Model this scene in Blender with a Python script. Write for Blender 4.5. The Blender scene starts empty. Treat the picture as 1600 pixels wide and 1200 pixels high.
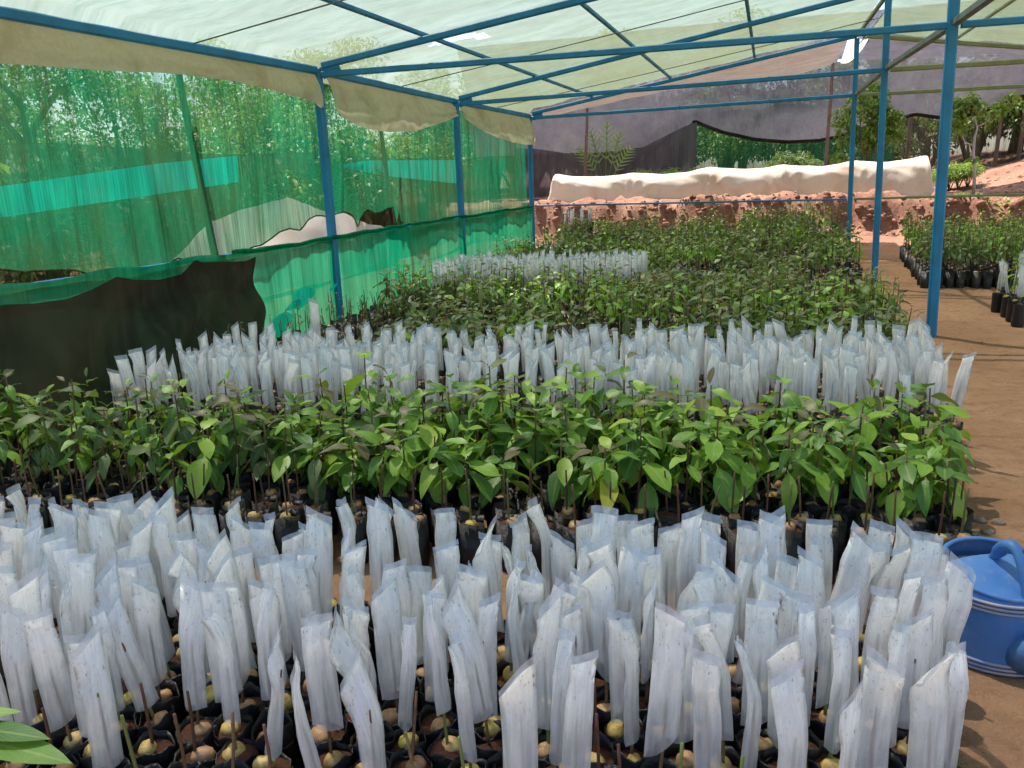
import bpy, math, random
import numpy as np
from mathutils import Matrix, Vector

# ------------------------------------------------------------------ camera
sc = bpy.context.scene
H = 1.2
FPX = 1260.0                                    # focal length in pixels of a 1600 px wide picture
def _n(v):
    v = np.array(v, float); return v / np.linalg.norm(v)
AY = _n((415, 338, -FPX))                       # the wall direction seen from the camera
AX = -_n((-3965, 172, -FPX)); AX = _n(AX - AY * np.dot(AX, AY))
AZ = np.cross(AX, AY)
ROT = np.array([AX, AY, AZ])
cam_data = bpy.data.cameras.new('camera')
cam = bpy.data.objects.new('camera', cam_data)
sc.collection.objects.link(cam)
cam_data.sensor_width = 36.0
cam_data.lens = FPX / 1600 * 36.0
cam_data.clip_start = 0.05
cam_data.clip_end = 800
M4 = Matrix.Identity(4)
for i in range(3):
    for j in range(3):
        M4[i][j] = float(ROT[i, j])
M4[2][3] = H
cam.matrix_world = M4
sc.camera = cam
EYE = np.array([0, 0, H])

# ------------------------------------------------------------------ sky, sun, exposure
SUN_FROM = Vector((-0.34, 0.24, 0.90)).normalized()
world = bpy.data.worlds.new('World'); sc.world = world; world.use_nodes = True
wn = world.node_tree.nodes; wl = world.node_tree.links
sky = wn.new('ShaderNodeTexSky'); sky.sky_type = 'NISHITA'; sky.sun_disc = False
sky.sun_elevation = math.asin(SUN_FROM.z)
sky.sun_rotation = math.atan2(SUN_FROM.x, SUN_FROM.y)
sky.air_density = 1.0; sky.dust_density = 1.2
bg = wn['Background']; bg.inputs['Strength'].default_value = 0.105
wl.new(sky.outputs[0], bg.inputs[0])
sun_data = bpy.data.lights.new('sun', 'SUN'); sun_data.energy = 5.0
sun_data.angle = math.radians(1.0); sun_data.color = (1, 0.93, 0.84)
sun = bpy.data.objects.new('sun', sun_data); sc.collection.objects.link(sun)
sun.rotation_euler = SUN_FROM.to_track_quat('Z', 'Y').to_euler()
vs = sc.view_settings
vs.view_transform = 'Standard'; vs.look = 'None'; vs.gamma = 1.0; vs.exposure = 1.5
sc.cycles.max_bounces = 7
sc.cycles.diffuse_bounces = 4
sc.cycles.use_adaptive_sampling = True
sc.cycles.adaptive_threshold = 0.03
sc.cycles.transmission_bounces = 5
sc.cycles.transparent_max_bounces = 24
sc.cycles.sample_clamp_indirect = 6
sc.cycles.use_denoising = True

# ------------------------------------------------------------------ survey helpers
def ray(px, py): return ROT @ _n((px - 800, 600 - py, -FPX))
def at_x(px, py, x): d = ray(px, py); return EYE + d * (x / d[0])
def at_y(px, py, y): d = ray(px, py); return EYE + d * (y / d[1])
def at_z(px, py, z): d = ray(px, py); return EYE + d * ((z - H) / d[2])
def seen(p, pad=60):
    c = ROT.T @ (np.array(p, float) - EYE)
    if c[2] > -0.05: return False
    x = 800 + FPX * c[0] / -c[2]; y = 600 - FPX * c[1] / -c[2]
    return -pad < x < 1600 + pad and -pad < y < 1200 + pad * 3

rng = random.Random(7)
nrng = np.random.default_rng(7)
U = rng.uniform
COL = sc.collection

# ------------------------------------------------------------------ mesh helpers
class MB:
    """collects faces; each face keeps uv and a material name"""
    def __init__(s, mat='x'): s.v = []; s.f = []; s.uv = []; s.m = []; s.mat = mat; s._a = None
    def face(s, idx, uv=None, mat=None):
        s.f.append(tuple(idx)); s.uv.append(uv or [(0.5, 0.5)] * len(idx)); s.m.append(mat or s.mat)
    def grid(s, P, closed=False, mat=None, skip=None, uvfn=None):
        nu, nv = len(P), len(P[0]); b = len(s.v)
        for row in P: s.v.extend([tuple(map(float, p)) for p in row])
        nj = nv if closed else nv - 1
        for i in range(nu - 1):
            for j in range(nj):
                if skip and skip(i, j): continue
                j2 = (j + 1) % nv
                u0, u1 = i / (nu - 1), (i + 1) / (nu - 1); v0, v1 = j / nj, (j + 1) / nj
                s.face((b + i * nv + j, b + i * nv + j2, b + (i + 1) * nv + j2, b + (i + 1) * nv + j),
                       [(v0, u0), (v1, u0), (v1, u1), (v0, u1)], mat)
        return b
    def tube(s, path, rad, n=8, cap=True, mat=None):
        path = [Vector(p) for p in path]; rows = []
        if not hasattr(rad, '__len__'): rad = [rad] * len(path)
        ref = None
        for i, p in enumerate(path):
            t = (path[min(i + 1, len(path) - 1)] - path[max(i - 1, 0)]).normalized()
            if ref is None: ref = Vector((1, 0, 0)) if abs(t.x) < 0.8 else Vector((0, 1, 0))
            a = (ref - t * ref.dot(t)).normalized(); b = t.cross(a); ref = a
            rows.append([p + (a * math.cos(k * 2 * math.pi / n) + b * math.sin(k * 2 * math.pi / n)) * rad[i] for k in range(n)])
        b0 = s.grid(rows, closed=True, mat=mat)
        if cap:
            s.face([b0 + k for k in reversed(range(n))], mat=mat)
            s.face([b0 + (len(rows) - 1) * n + k for k in range(n)], mat=mat)
    def bar(s, p0, p1, w, h, mat=None, up=(0, 0, 1), bev=0.18):
        p0, p1 = Vector(p0), Vector(p1); t = (p1 - p0).normalized(); up = Vector(up)
        if abs(t.dot(up)) > 0.95: up = Vector((1, 0, 0))
        a = t.cross(up).normalized(); b = a.cross(t); c = min(w, h) * bev
        prof = [(-w/2 + c, -h/2), (w/2 - c, -h/2), (w/2, -h/2 + c), (w/2, h/2 - c), (w/2 - c, h/2), (-w/2 + c, h/2), (-w/2, h/2 - c), (-w/2, -h/2 + c)]
        b0 = s.grid([[p + a * x + b * y for x, y in prof] for p in (p0, p1)], closed=True, mat=mat)
        s.face([b0 + k for k in reversed(range(8))], mat=mat); s.face([b0 + 8 + k for k in range(8)], mat=mat)
    def arrays(s):
        if s._a is None:
            s._a = (np.array(s.v, float), np.concatenate([np.array(f) for f in s.f]), np.array([len(f) for f in s.f]),
                    np.concatenate([np.array(u, float) for u in s.uv]), list(s.m))
        return s._a
    def mesh(s, name, smooth=True):
        V, L, T, UV, m = s.arrays()
        return make_mesh(name, V, L, T, UV, m, smooth)

def make_mesh(name, V, L, T, UV, mats, smooth=True, rnd=None):
    me = bpy.data.meshes.new(name)
    names = sorted(set(mats)); ix = {n: i for i, n in enumerate(names)}
    for n in names: me.materials.append(MAT[n])
    me.vertices.add(len(V)); me.vertices.foreach_set('co', np.ascontiguousarray(V, np.float32).ravel())
    me.loops.add(len(L)); me.loops.foreach_set('vertex_index', np.ascontiguousarray(L, np.int32))
    me.polygons.add(len(T)); st = np.concatenate([[0], np.cumsum(T)[:-1]])
    me.polygons.foreach_set('loop_start', np.ascontiguousarray(st, np.int32))
    me.polygons.foreach_set('loop_total', np.ascontiguousarray(T, np.int32))
    me.polygons.foreach_set('material_index', np.array([ix[m] for m in mats], np.int32))
    me.polygons.foreach_set('use_smooth', np.full(len(T), smooth))
    uvl = me.uv_layers.new(name='UVMap'); uvl.data.foreach_set('uv', np.ascontiguousarray(UV, np.float32).ravel())
    if rnd is not None:
        at = me.attributes.new('rnd', 'FLOAT', 'POINT'); at.data.foreach_set('value', np.ascontiguousarray(rnd, np.float32))
    me.update(calc_edges=True); me.validate()
    return me

def join(name, items, smooth=True):
    """items: (MB, 4x4 array, random) -> ONE mesh"""
    groups = {}
    for mb, m, r in items: groups.setdefault(id(mb), (mb, [], []))[1].append(m); groups[id(mb)][2].append(r)
    Vs, Ls, Ts, UVs, ms, rs = [], [], [], [], [], []; off = 0
    for mb, mm, rr in groups.values():
        V, L, T, UV, m = mb.arrays(); K = len(mm); A = np.array(mm, float); n = len(V)
        W = np.einsum('kij,nj->kni', A[:, :3, :3], V) + A[:, None, :3, 3]
        Vs.append(W.reshape(-1, 3)); Ls.append((L[None, :] + (np.arange(K) * n)[:, None] + off).ravel())
        Ts.append(np.tile(T, K)); UVs.append(np.tile(UV, (K, 1))); ms.extend(m * K); rs.append(np.repeat(np.array(rr), n)); off += n * K
    return make_mesh(name, np.concatenate(Vs), np.concatenate(Ls), np.concatenate(Ts), np.concatenate(UVs), ms, smooth, np.concatenate(rs))

KIDS = {}
def add(name, me, parent=None, mat4=None):
    if isinstance(me, MB): me = me.mesh(name)
    o = bpy.data.objects.new(name, me); COL.objects.link(o)
    if parent is not None: o.parent = parent
    if mat4 is not None: o.matrix_basis = Matrix(mat4) if not isinstance(mat4, Matrix) else mat4
    return o
def tag(o, label=None, cat=None, group=None, kind=None):
    if label: o['label'] = label
    if cat: o['category'] = cat
    if group: o['group'] = group
    if kind: o['kind'] = kind
    return o
def empty(name, loc, label, cat, group=None, rz=0):
    o = bpy.data.objects.new(name, None); COL.objects.link(o); o.location = [float(c) for c in loc]; o.rotation_euler = (0, 0, rz)
    o.empty_display_size = 0.05
    return tag(o, label, cat, group)
def npm(m): return np.array(m)
def Tr(x, y, z): return Matrix.Translation((x, y, z))
def Rz(a): return Matrix.Rotation(a, 4, 'Z')
def Rx(a): return Matrix.Rotation(a, 4, 'X')
def Ry(a): return Matrix.Rotation(a, 4, 'Y')
def Sc(s): return Matrix.Scale(s, 4)
def smooth01(x): x = np.clip(x, 0, 1); return x * x * (3 - 2 * x)
_perm = nrng.random((64, 64))
def vnoise(x, y):
    xi, yi = math.floor(x), math.floor(y); fx, fy = x - xi, y - yi
    fx = fx * fx * (3 - 2 * fx); fy = fy * fy * (3 - 2 * fy)
    a = _perm[xi % 64, yi % 64]; b = _perm[(xi + 1) % 64, yi % 64]; c = _perm[xi % 64, (yi + 1) % 64]; d = _perm[(xi + 1) % 64, (yi + 1) % 64]
    return (a + (b - a) * fx) * (1 - fy) + (c + (d - c) * fx) * fy - 0.5
def fbm(x, y, o=3):
    r = 0; a = 1
    for k in range(o): r += a * vnoise(x * 2 ** k + 17 * k, y * 2 ** k + 5 * k); a *= 0.5
    return r

# ------------------------------------------------------------------ materials
MAT = {}
class NT:
    def __init__(s, name):
        s.m = bpy.data.materials.new(name); s.m.use_nodes = True; MAT[name] = s.m
        s.n = s.m.node_tree.nodes; s.l = s.m.node_tree.links; s.n.clear()
        s.out = s.n.new('ShaderNodeOutputMaterial')
    def node(s, t, **kw):
        n = s.n.new(t)
        for k, v in kw.items():
            if k.startswith('_'): setattr(n, k[1:], v)
            else: s.set(n.inputs[k.replace('__', ' ')], v)
        return n
    def set(s, inp, v):
        if isinstance(v, bpy.types.NodeSocket): s.l.new(v, inp)
        elif isinstance(v, (tuple, list)) and inp.type == 'RGBA' and len(v) == 3: inp.default_value = (*v, 1)
        else: inp.default_value = v
    def coord(s, which='Object', scale=(1, 1, 1), rot=(0, 0, 0)):
        c = s.node('ShaderNodeTexCoord'); m = s.node('ShaderNodeMapping')
        s.l.new(c.outputs[which], m.inputs['Vector']); m.inputs['Scale'].default_value = scale; m.inputs['Rotation'].default_value = rot
        return m.outputs[0]
    def noise(s, vec, scale=5, detail=3, rough=0.5, dist=0):
        n = s.node('ShaderNodeTexNoise', Scale=scale, Detail=detail, Roughness=rough, Distortion=dist)
        if vec is not None: s.l.new(vec, n.inputs['Vector'])
        return n.outputs[0]
    def ramp(s, fac, stops):
        r = s.node('ShaderNodeValToRGB'); s.set(r.inputs[0], fac); el = r.color_ramp.elements
        while len(el) < len(stops): el.new(0.5)
        for e, (p, c) in zip(el, stops):
            e.position = p; e.color = (*c, 1) if hasattr(c, '__len__') else (c, c, c, 1)
        return r.outputs[0]
    def math(s, op, a, b=0.0, clamp=False):
        n = s.node('ShaderNodeMath', _operation=op, _use_clamp=clamp); s.set(n.inputs[0], a); s.set(n.inputs[1], b); return n.outputs[0]
    def mix(s, fac, a, b, mode='MIX'):
        n = s.node('ShaderNodeMixRGB', _blend_type=mode); s.set(n.inputs[0], fac); s.set(n.inputs[1], a); s.set(n.inputs[2], b); return n.outputs[0]
    def mixs(s, fac, a, b):
        n = s.node('ShaderNodeMixShader'); s.set(n.inputs[0], fac); s.l.new(a, n.inputs[1]); s.l.new(b, n.inputs[2]); return n.outputs[0]
    def bump(s, h, strength=0.3, dist=0.01):
        n = s.node('ShaderNodeBump', Strength=strength, Distance=dist); s.l.new(h, n.inputs['Height']); return n.outputs[0]
    def pbr(s, color, rough=0.6, spec=0.4, normal=None, **kw):
        n = s.node('ShaderNodeBsdfPrincipled'); s.set(n.inputs['Base Color'], color); s.set(n.inputs['Roughness'], rough)
        s.set(n.inputs['Specular IOR Level'], spec)
        if normal is not None: s.l.new(normal, n.inputs['Normal'])
        for k, v in kw.items(): s.set(n.inputs[k.replace('__', ' ')], v)
        return n.outputs[0]
    def rnd(s):
        a = s.node('ShaderNodeAttribute', _attribute_name='rnd'); o = s.node('ShaderNodeObjectInfo')
        return s.math('FRACT', s.math('ADD', a.outputs['Fac'], o.outputs['Random']))
    def end(s, sh): s.l.new(sh, s.out.inputs[0]); return s.m

def m_paint(name, base, dark, rough=0.45):
    t = NT(name); v = t.coord('Object')
    n1 = t.noise(v, 6, 5, 0.65); n2 = t.noise(v, 60, 3)
    c = t.mix(t.ramp(n1, [(0.42, 0), (0.7, 1)]), base, dark)
    c = t.mix(t.ramp(n2, [(0.66, 0), (0.74, 0.7)]), c, (0.12, 0.085, 0.06))
    t.end(t.pbr(c, t.ramp(n1, [(0.3, rough), (0.7, rough + 0.2)]), 0.4, t.bump(n2, 0.15, 0.003)))
m_paint('blue_paint', (0.012, 0.21, 0.45), (0.018, 0.155, 0.31))
m_paint('grey_paint', (0.13, 0.16, 0.15), (0.08, 0.10, 0.09))
m_paint('olive_paint', (0.22, 0.27, 0.13), (0.16, 0.18, 0.09))

def m_wood(name, a, b):
    t = NT(name); v = t.coord('Object', (30, 30, 3)); n = t.noise(v, 1.5, 5, 0.6, 0.5)
    t.end(t.pbr(t.ramp(n, [(0.3, a), (0.7, b)]), 0.85, 0.2, t.bump(n, 0.5, 0.01)))
m_wood('pole_wood', (0.10, 0.055, 0.035), (0.28, 0.18, 0.12))
m_wood('dark_wood', (0.018, 0.014, 0.010), (0.06, 0.045, 0.03))
m_wood('bark', (0.07, 0.05, 0.035), (0.22, 0.17, 0.12))
m_wood('pale_bark', (0.35, 0.31, 0.27), (0.62, 0.58, 0.52))

def m_net(name, ca, cb, t_lo, t_hi, streak=(2.0, 9.0, 0.7), trans=0.55, fine=260, dirt=None):
    """woven shade net: part see-through, part lit cloth"""
    t = NT(name); v = t.coord('Object', streak)
    s1 = t.noise(v, 1.6, 6, 0.62, 0.3); s2 = t.noise(t.coord('Object', (streak[0] * 5, streak[1] * 6, streak[2] * 0.6)), 1.7, 3, 0.6)
    big = t.noise(t.coord('Object'), 1.1, 4, 0.6)
    f = t.mix(0.45, s1, s2)
    c = t.mix(t.ramp(f, [(0.38, 0), (0.60, 1)]), ca, cb)
    if dirt: c = t.mix(t.ramp(big, [(0.45, 0), (0.72, 0.75)]), c, dirt)
    wv = t.node('ShaderNodeTexWave', _bands_direction='Z', Scale=fine, Distortion=1.0)
    t.l.new(t.coord('Object'), wv.inputs['Vector'])
    fac = t.math('ADD', t.ramp(f, [(0.38, t_lo), (0.60, t_hi)]), t.math('MULTIPLY', t.math('SUBTRACT', wv.outputs['Fac'], 0.5), 0.10), True)
    nb = t.bump(s1, 0.3, 0.02)
    d = t.node('ShaderNodeBsdfDiffuse', Color=c, Normal=nb); tl = t.node('ShaderNodeBsdfTranslucent', Color=c, Normal=nb)
    cl = t.mixs(trans, d.outputs[0], tl.outputs[0])
    tr = t.node('ShaderNodeBsdfTransparent')
    t.end(t.mixs(fac, cl, tr.outputs[0]))
m_net('roof_net', (0.115, 0.160, 0.100), (0.18, 0.215, 0.135), 0.15, 0.24, streak=(1.2, 5, 1.2), trans=0.66, dirt=(0.145, 0.155, 0.08))
m_net('green_net', (0.012, 0.075, 0.028), (0.010, 0.26, 0.125), 0.12, 0.42, trans=0.62, dirt=(0.08, 0.085, 0.025))
m_net('green_net_low', (0.004, 0.16, 0.075), (0.008, 0.30, 0.155), 0.015, 0.08, trans=0.6, dirt=(0.05, 0.20, 0.09))
m_net('turquoise_net', (0.01, 0.60, 0.46), (0.02, 0.80, 0.64), 0.02, 0.08, trans=0.35)
m_net('dark_net', (0.03, 0.045, 0.02), (0.075, 0.085, 0.04), 0.08, 0.25, trans=0.4)
m_net('black_cloth', (0.020, 0.017, 0.013), (0.042, 0.034, 0.025), 0.0, 0.03, streak=(2, 2.2, 1.2), trans=0.25, dirt=(0.085, 0.065, 0.042))
m_net('brown_net', (0.105, 0.08, 0.062), (0.17, 0.132, 0.105), 0.06, 0.16, streak=(1.5, 6, 1.5), trans=0.6)
m_net('purple_net', (0.080, 0.072, 0.086), (0.125, 0.115, 0.134), 0.07, 0.22, streak=(3, 3, 1), trans=0.5)
m_net('blacknet', (0.075, 0.062, 0.068), (0.13, 0.112, 0.12), 0.08, 0.22, streak=(6, 3, 0.8), trans=0.4)
m_net('fence_green', (0.008, 0.05, 0.024), (0.02, 0.11, 0.05), 0.15, 0.35, streak=(6, 3, 0.8), trans=0.4)
m_net('fence_olive', (0.045, 0.045, 0.03), (0.11, 0.10, 0.07), 0.22, 0.5, streak=(6, 3, 0.8), trans=0.4)

def m_cloth(name, a, b, dirt, trans=0.3, lo=0.5, hi=0.75):
    t = NT(name); v = t.coord('Object'); n = t.noise(v, 2.3, 6, 0.6, 0.6); n2 = t.noise(v, 45, 3)
    c = t.mix(t.ramp(n2, [(0.3, 0), (0.7, 1)]), a, b)
    c = t.mix(t.ramp(n, [(lo, 0), (hi, 0.8)]), c, dirt)
    nb = t.bump(n, 0.35, 0.03)
    d = t.node('ShaderNodeBsdfDiffuse', Color=c, Normal=nb); tl = t.node('ShaderNodeBsdfTranslucent', Color=c, Normal=nb)
    t.end(t.mixs(trans, d.outputs[0], tl.outputs[0]))
m_cloth('valance_cloth', (0.62, 0.56, 0.38), (0.70, 0.64, 0.46), (0.42, 0.33, 0.19), 0.45)
m_cloth('tunnel_cloth', (0.74, 0.66, 0.55), (0.80, 0.72, 0.60), (0.60, 0.38, 0.23), 0.35, 0.50, 0.78)
m_cloth('white_cloth', (0.80, 0.78, 0.72), (0.85, 0.83, 0.78), (0.7, 0.6, 0.45), 0.4)

def m_soil(name, a, b, c3, scale=1.0, rough=0.95):
    t = NT(name); v = t.coord('Object', (scale,) * 3)
    n1 = t.noise(v, 1.2, 6, 0.62, 0.3); n2 = t.noise(v, 14, 6, 0.7); n3 = t.noise(v, 90, 4, 0.7)
    c = t.mix(t.ramp(n1, [(0.35, 0), (0.68, 1)]), a, b)
    c = t.mix(t.ramp(n2, [(0.50, 0), (0.75, 0.8)]), c, c3)
    c = t.mix(t.ramp(n3, [(0.66, 0), (0.76, 0.75)]), c, (0.50, 0.36, 0.22))
    c = t.mix(t.ramp(n3, [(0.26, 0.7), (0.36, 0)]), c, (0.07, 0.04, 0.025))
    hgt = t.math('ADD', n2, t.math('MULTIPLY', n3, 0.5))
    t.end(t.pbr(c, rough, 0.2, t.bump(hgt, 0.85, 0.03)))
m_soil('ground_soil', (0.29, 0.158, 0.085), (0.41, 0.245, 0.14), (0.18, 0.09, 0.047))
m_soil('bank_soil', (0.24, 0.115, 0.075), (0.33, 0.185, 0.13), (0.09, 0.038, 0.025))
m_soil('pot_soil', (0.10, 0.042, 0.022), (0.17, 0.075, 0.038), (0.05, 0.022, 0.013), 2.5)
m_soil('stone', (0.40, 0.29, 0.19), (0.52, 0.42, 0.31), (0.25, 0.15, 0.09), 3)

t = NT('pot_plastic'); v = t.coord('Object', (1, 1, 1)); n = t.noise(v, 38, 5, 0.65, 0.6); n2 = t.noise(v, 9, 3)
c = t.mix(t.ramp(n2, [(0.45, 0), (0.75, 0.6)]), (0.013, 0.012, 0.012), (0.055, 0.036, 0.024))
t.end(t.pbr(c, t.ramp(n, [(0.3, 0.3), (0.7, 0.6)]), 0.4, t.bump(n, 0.8, 0.008)))

t = NT('seed_skin'); r = t.rnd(); v = t.coord('Object'); n = t.noise(v, 40, 4, 0.6)
c = t.ramp(r, [(0.0, (0.34, 0.17, 0.075)), (0.3, (0.48, 0.27, 0.12)), (0.55, (0.55, 0.38, 0.13)), (0.75, (0.58, 0.44, 0.08)), (0.9, (0.30, 0.15, 0.08)), (1.0, (0.5, 0.26, 0.15))])
c = t.mix(t.ramp(n, [(0.42, 0.0), (0.68, 0.75)]), c, (0.17, 0.085, 0.04))
t.end(t.pbr(c, 0.55, 0.4, t.bump(n, 0.35, 0.006)))

t = NT('stem_brown'); r = t.rnd(); c = t.ramp(r, [(0, (0.10, 0.045, 0.03)), (0.6, (0.17, 0.08, 0.045)), (1, (0.20, 0.15, 0.06))])
n = t.noise(t.coord('Object'), 120, 3); t.end(t.pbr(t.mix(t.ramp(n, [(0.4, 0), (0.7, 0.5)]), c, (0.05, 0.03, 0.02)), 0.7, 0.3))
t = NT('stem_green'); r = t.rnd(); t.end(t.pbr(t.ramp(r, [(0, (0.10, 0.16, 0.03)), (0.6, (0.15, 0.19, 0.05)), (1, (0.13, 0.09, 0.05))]), 0.6, 0.3))

def m_leaf(name, stops, rib, trans=0.3, rough=0.42, spec=0.45):
    t = NT(name); r = t.rnd(); c = t.ramp(r, stops)
    uv = t.node('ShaderNodeTexCoord').outputs['UV']; sp = t.node('ShaderNodeSeparateXYZ'); t.l.new(uv, sp.inputs[0])
    off = t.math('ABSOLUTE', t.math('SUBTRACT', sp.outputs[0], 0.5))
    ribm = t.ramp(off, [(0.02, 1), (0.07, 0)])
    w = t.node('ShaderNodeTexWave', _wave_profile='SIN', Scale=1.0)
    cm = t.node('ShaderNodeCombineXYZ'); t.set(cm.inputs[0], t.math('SUBTRACT', t.math('MULTIPLY', sp.outputs[1], 3.2), t.math('MULTIPLY', off, 1.8)))
    t.l.new(cm.outputs[0], w.inputs['Vector']); vein = t.ramp(w.outputs['Fac'], [(0.84, 0), (0.97, 1)])
    n = t.noise(t.coord('Object'), 14, 4)
    c = t.mix(t.ramp(n, [(0.35, 0), (0.75, 0.45)]), c, t.mix(1, c, (0.55, 0.62, 0.5), 'MULTIPLY'))
    c = t.mix(t.math('MULTIPLY', ribm, 0.55), c, rib); c = t.mix(t.math('MULTIPLY', vein, 0.22), c, rib)
    nb = t.bump(t.math('ADD', vein, t.math('MULTIPLY', n, 0.6)), 0.22, 0.004)
    p = t.pbr(c, rough, spec, nb)
    tl = t.node('ShaderNodeBsdfTranslucent', Color=t.mix(0.5, c, (0.28, 0.45, 0.03)))
    t.end(t.mixs(trans, p, tl.outputs[0]))
m_leaf('leaf_bright', [(0, (0.055, 0.15, 0.025)), (0.25, (0.10, 0.24, 0.03)), (0.5, (0.17, 0.35, 0.035)), (0.85, (0.26, 0.45, 0.04)), (1, (0.36, 0.50, 0.055))], (0.30, 0.42, 0.12))
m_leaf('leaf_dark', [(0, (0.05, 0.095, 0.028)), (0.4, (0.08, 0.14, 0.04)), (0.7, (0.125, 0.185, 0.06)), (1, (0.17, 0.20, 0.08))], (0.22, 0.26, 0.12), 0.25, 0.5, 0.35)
m_leaf('leaf_bronze', [(0, (0.12, 0.10, 0.045)), (0.5, (0.17, 0.13, 0.065)), (1, (0.16, 0.19, 0.06))], (0.25, 0.22, 0.12))
m_leaf('leaf_yellow', [(0, (0.38, 0.42, 0.03)), (1, (0.46, 0.44, 0.04))], (0.5, 0.5, 0.15))
m_leaf('leaf_sun', [(0, (0.13, 0.24, 0.03)), (0.5, (0.22, 0.34, 0.045)), (1, (0.36, 0.44, 0.07))], (0.3, 0.4, 0.12), 0.35)
m_leaf('leaf_tree', [(0, (0.035, 0.085, 0.02)), (0.4, (0.065, 0.14, 0.03)), (0.8, (0.12, 0.2, 0.04)), (1, (0.2, 0.26, 0.06))], (0.2, 0.28, 0.1), 0.3)

# clear polythene sleeve: milky film with condensation, drops and specks of dirt
t = NT('sleeve_film'); r = t.rnd()
uv = t.node('ShaderNodeTexCoord').outputs['UV']; sp = t.node('ShaderNodeSeparateXYZ'); t.l.new(uv, sp.inputs[0])
vv = sp.outputs[1]
of = t.node('ShaderNodeCombineXYZ'); t.set(of.inputs[0], t.math('MULTIPLY', r, 37)); t.set(of.inputs[1], t.math('MULTIPLY', r, 91))
mp = t.node('ShaderNodeVectorMath', _operation='MULTIPLY_ADD'); t.l.new(uv, mp.inputs[0]); mp.inputs[1].default_value = (2.2, 4.2, 1); t.l.new(of.outputs[0], mp.inputs[2])
pv = mp.outputs[0]
mp2 = t.node('ShaderNodeVectorMath', _operation='MULTIPLY_ADD'); t.l.new(uv, mp2.inputs[0]); mp2.inputs[1].default_value = (5.5, 1.6, 1); t.l.new(of.outputs[0], mp2.inputs[2])
cl = t.noise(pv, 0.7, 3, 0.5, 0.5); strk = t.noise(mp2.outputs[0], 1.0, 3, 0.5, 0.3); fine = t.noise(pv, 6.0, 5, 0.7)
vor = t.node('ShaderNodeTexVoronoi', Scale=4.5); t.l.new(pv, vor.inputs['Vector'])
drop = t.ramp(vor.outputs['Distance'], [(0.05, 1), (0.13, 0)])
dk = t.math('MULTIPLY', t.math('MULTIPLY', t.ramp(fine, [(0.57, 0), (0.64, 0.85)]), t.ramp(t.noise(pv, 2.1, 2), [(0.46, 0), (0.55, 1)])), t.ramp(vv, [(0.4, 0.08), (0.75, 0.7), (0.93, 1.0)]))
mixv = t.math('ADD', t.math('MULTIPLY', strk, 0.6), t.math('MULTIPLY', cl, 0.4))
c = t.mix(t.ramp(mixv, [(0.36, 0), (0.62, 1)]), (0.80, 0.81, 0.83), (0.93, 0.93, 0.92))
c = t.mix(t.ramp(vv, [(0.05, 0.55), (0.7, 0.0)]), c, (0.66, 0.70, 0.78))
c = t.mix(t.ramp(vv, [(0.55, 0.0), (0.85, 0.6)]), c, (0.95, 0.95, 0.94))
c = t.mix(dk, c, (0.09, 0.09, 0.075))
alpha = t.math('ADD', t.math('MULTIPLY', t.ramp(mixv, [(0.36, 0.68), (0.62, 1.0)]), t.ramp(vv, [(0.0, 0.48), (0.45, 0.66), (0.8, 0.88)])), t.math('MULTIPLY', drop, 0.25), True)
nb = t.bump(t.math('ADD', t.math('MULTIPLY', drop, 0.9), t.math('MULTIPLY', strk, 0.7)), 0.35, 0.004)
p = t.pbr(c, t.ramp(mixv, [(0.3, 0.16), (0.7, 0.36)]), 0.55, nb)
tl = t.node('ShaderNodeBsdfTranslucent', Color=c)
body = t.mixs(0.45, p, tl.outputs[0]); trn = t.node('ShaderNodeBsdfTransparent', Color=(0.93, 0.95, 0.97))
t.end(t.mixs(alpha, trn.outputs[0], body))
t = NT('sleeve_seal'); v = t.coord('Object'); n = t.noise(v, 60, 3)
p = t.pbr((0.66, 0.72, 0.78), 0.25, 0.5, t.bump(n, 0.4, 0.004)); trn = t.node('ShaderNodeBsdfTransparent', Color=(0.9, 0.94, 0.97))
t.end(t.mixs(t.ramp(n, [(0.3, 0.4), (0.7, 0.65)]), trn.outputs[0], p))
t = NT('paper'); t.end(t.pbr((0.85, 0.85, 0.84), 0.8, 0.2))

t = NT('can_blue'); v = t.coord('Object'); n = t.noise(v, 5, 5, 0.6, 0.5); n2 = t.noise(v, 40, 4, 0.6)
c = t.mix(t.ramp(n, [(0.35, 0), (0.75, 0.7)]), (0.045, 0.16, 0.42), (0.13, 0.25, 0.46)); c = t.mix(t.ramp(n2, [(0.55, 0), (0.8, 0.5)]), c, (0.25, 0.25, 0.27))
t.end(t.pbr(c, t.ramp(n2, [(0.3, 0.35), (0.7, 0.6)]), 0.4, t.bump(n2, 0.1, 0.004)))
t = NT('can_rib'); v = t.coord('Object'); n = t.noise(v, 25, 4); t.end(t.pbr(t.ramp(n, [(0.3, (0.20, 0.27, 0.42)), (0.7, (0.42, 0.34, 0.33))]), 0.6, 0.3))
t = NT('can_inside'); n = t.noise(t.coord('Object'), 12, 4); t.end(t.pbr(t.ramp(n, [(0.3, (0.45, 0.38, 0.26)), (0.7, (0.62, 0.56, 0.44))]), 0.7, 0.2))

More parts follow.
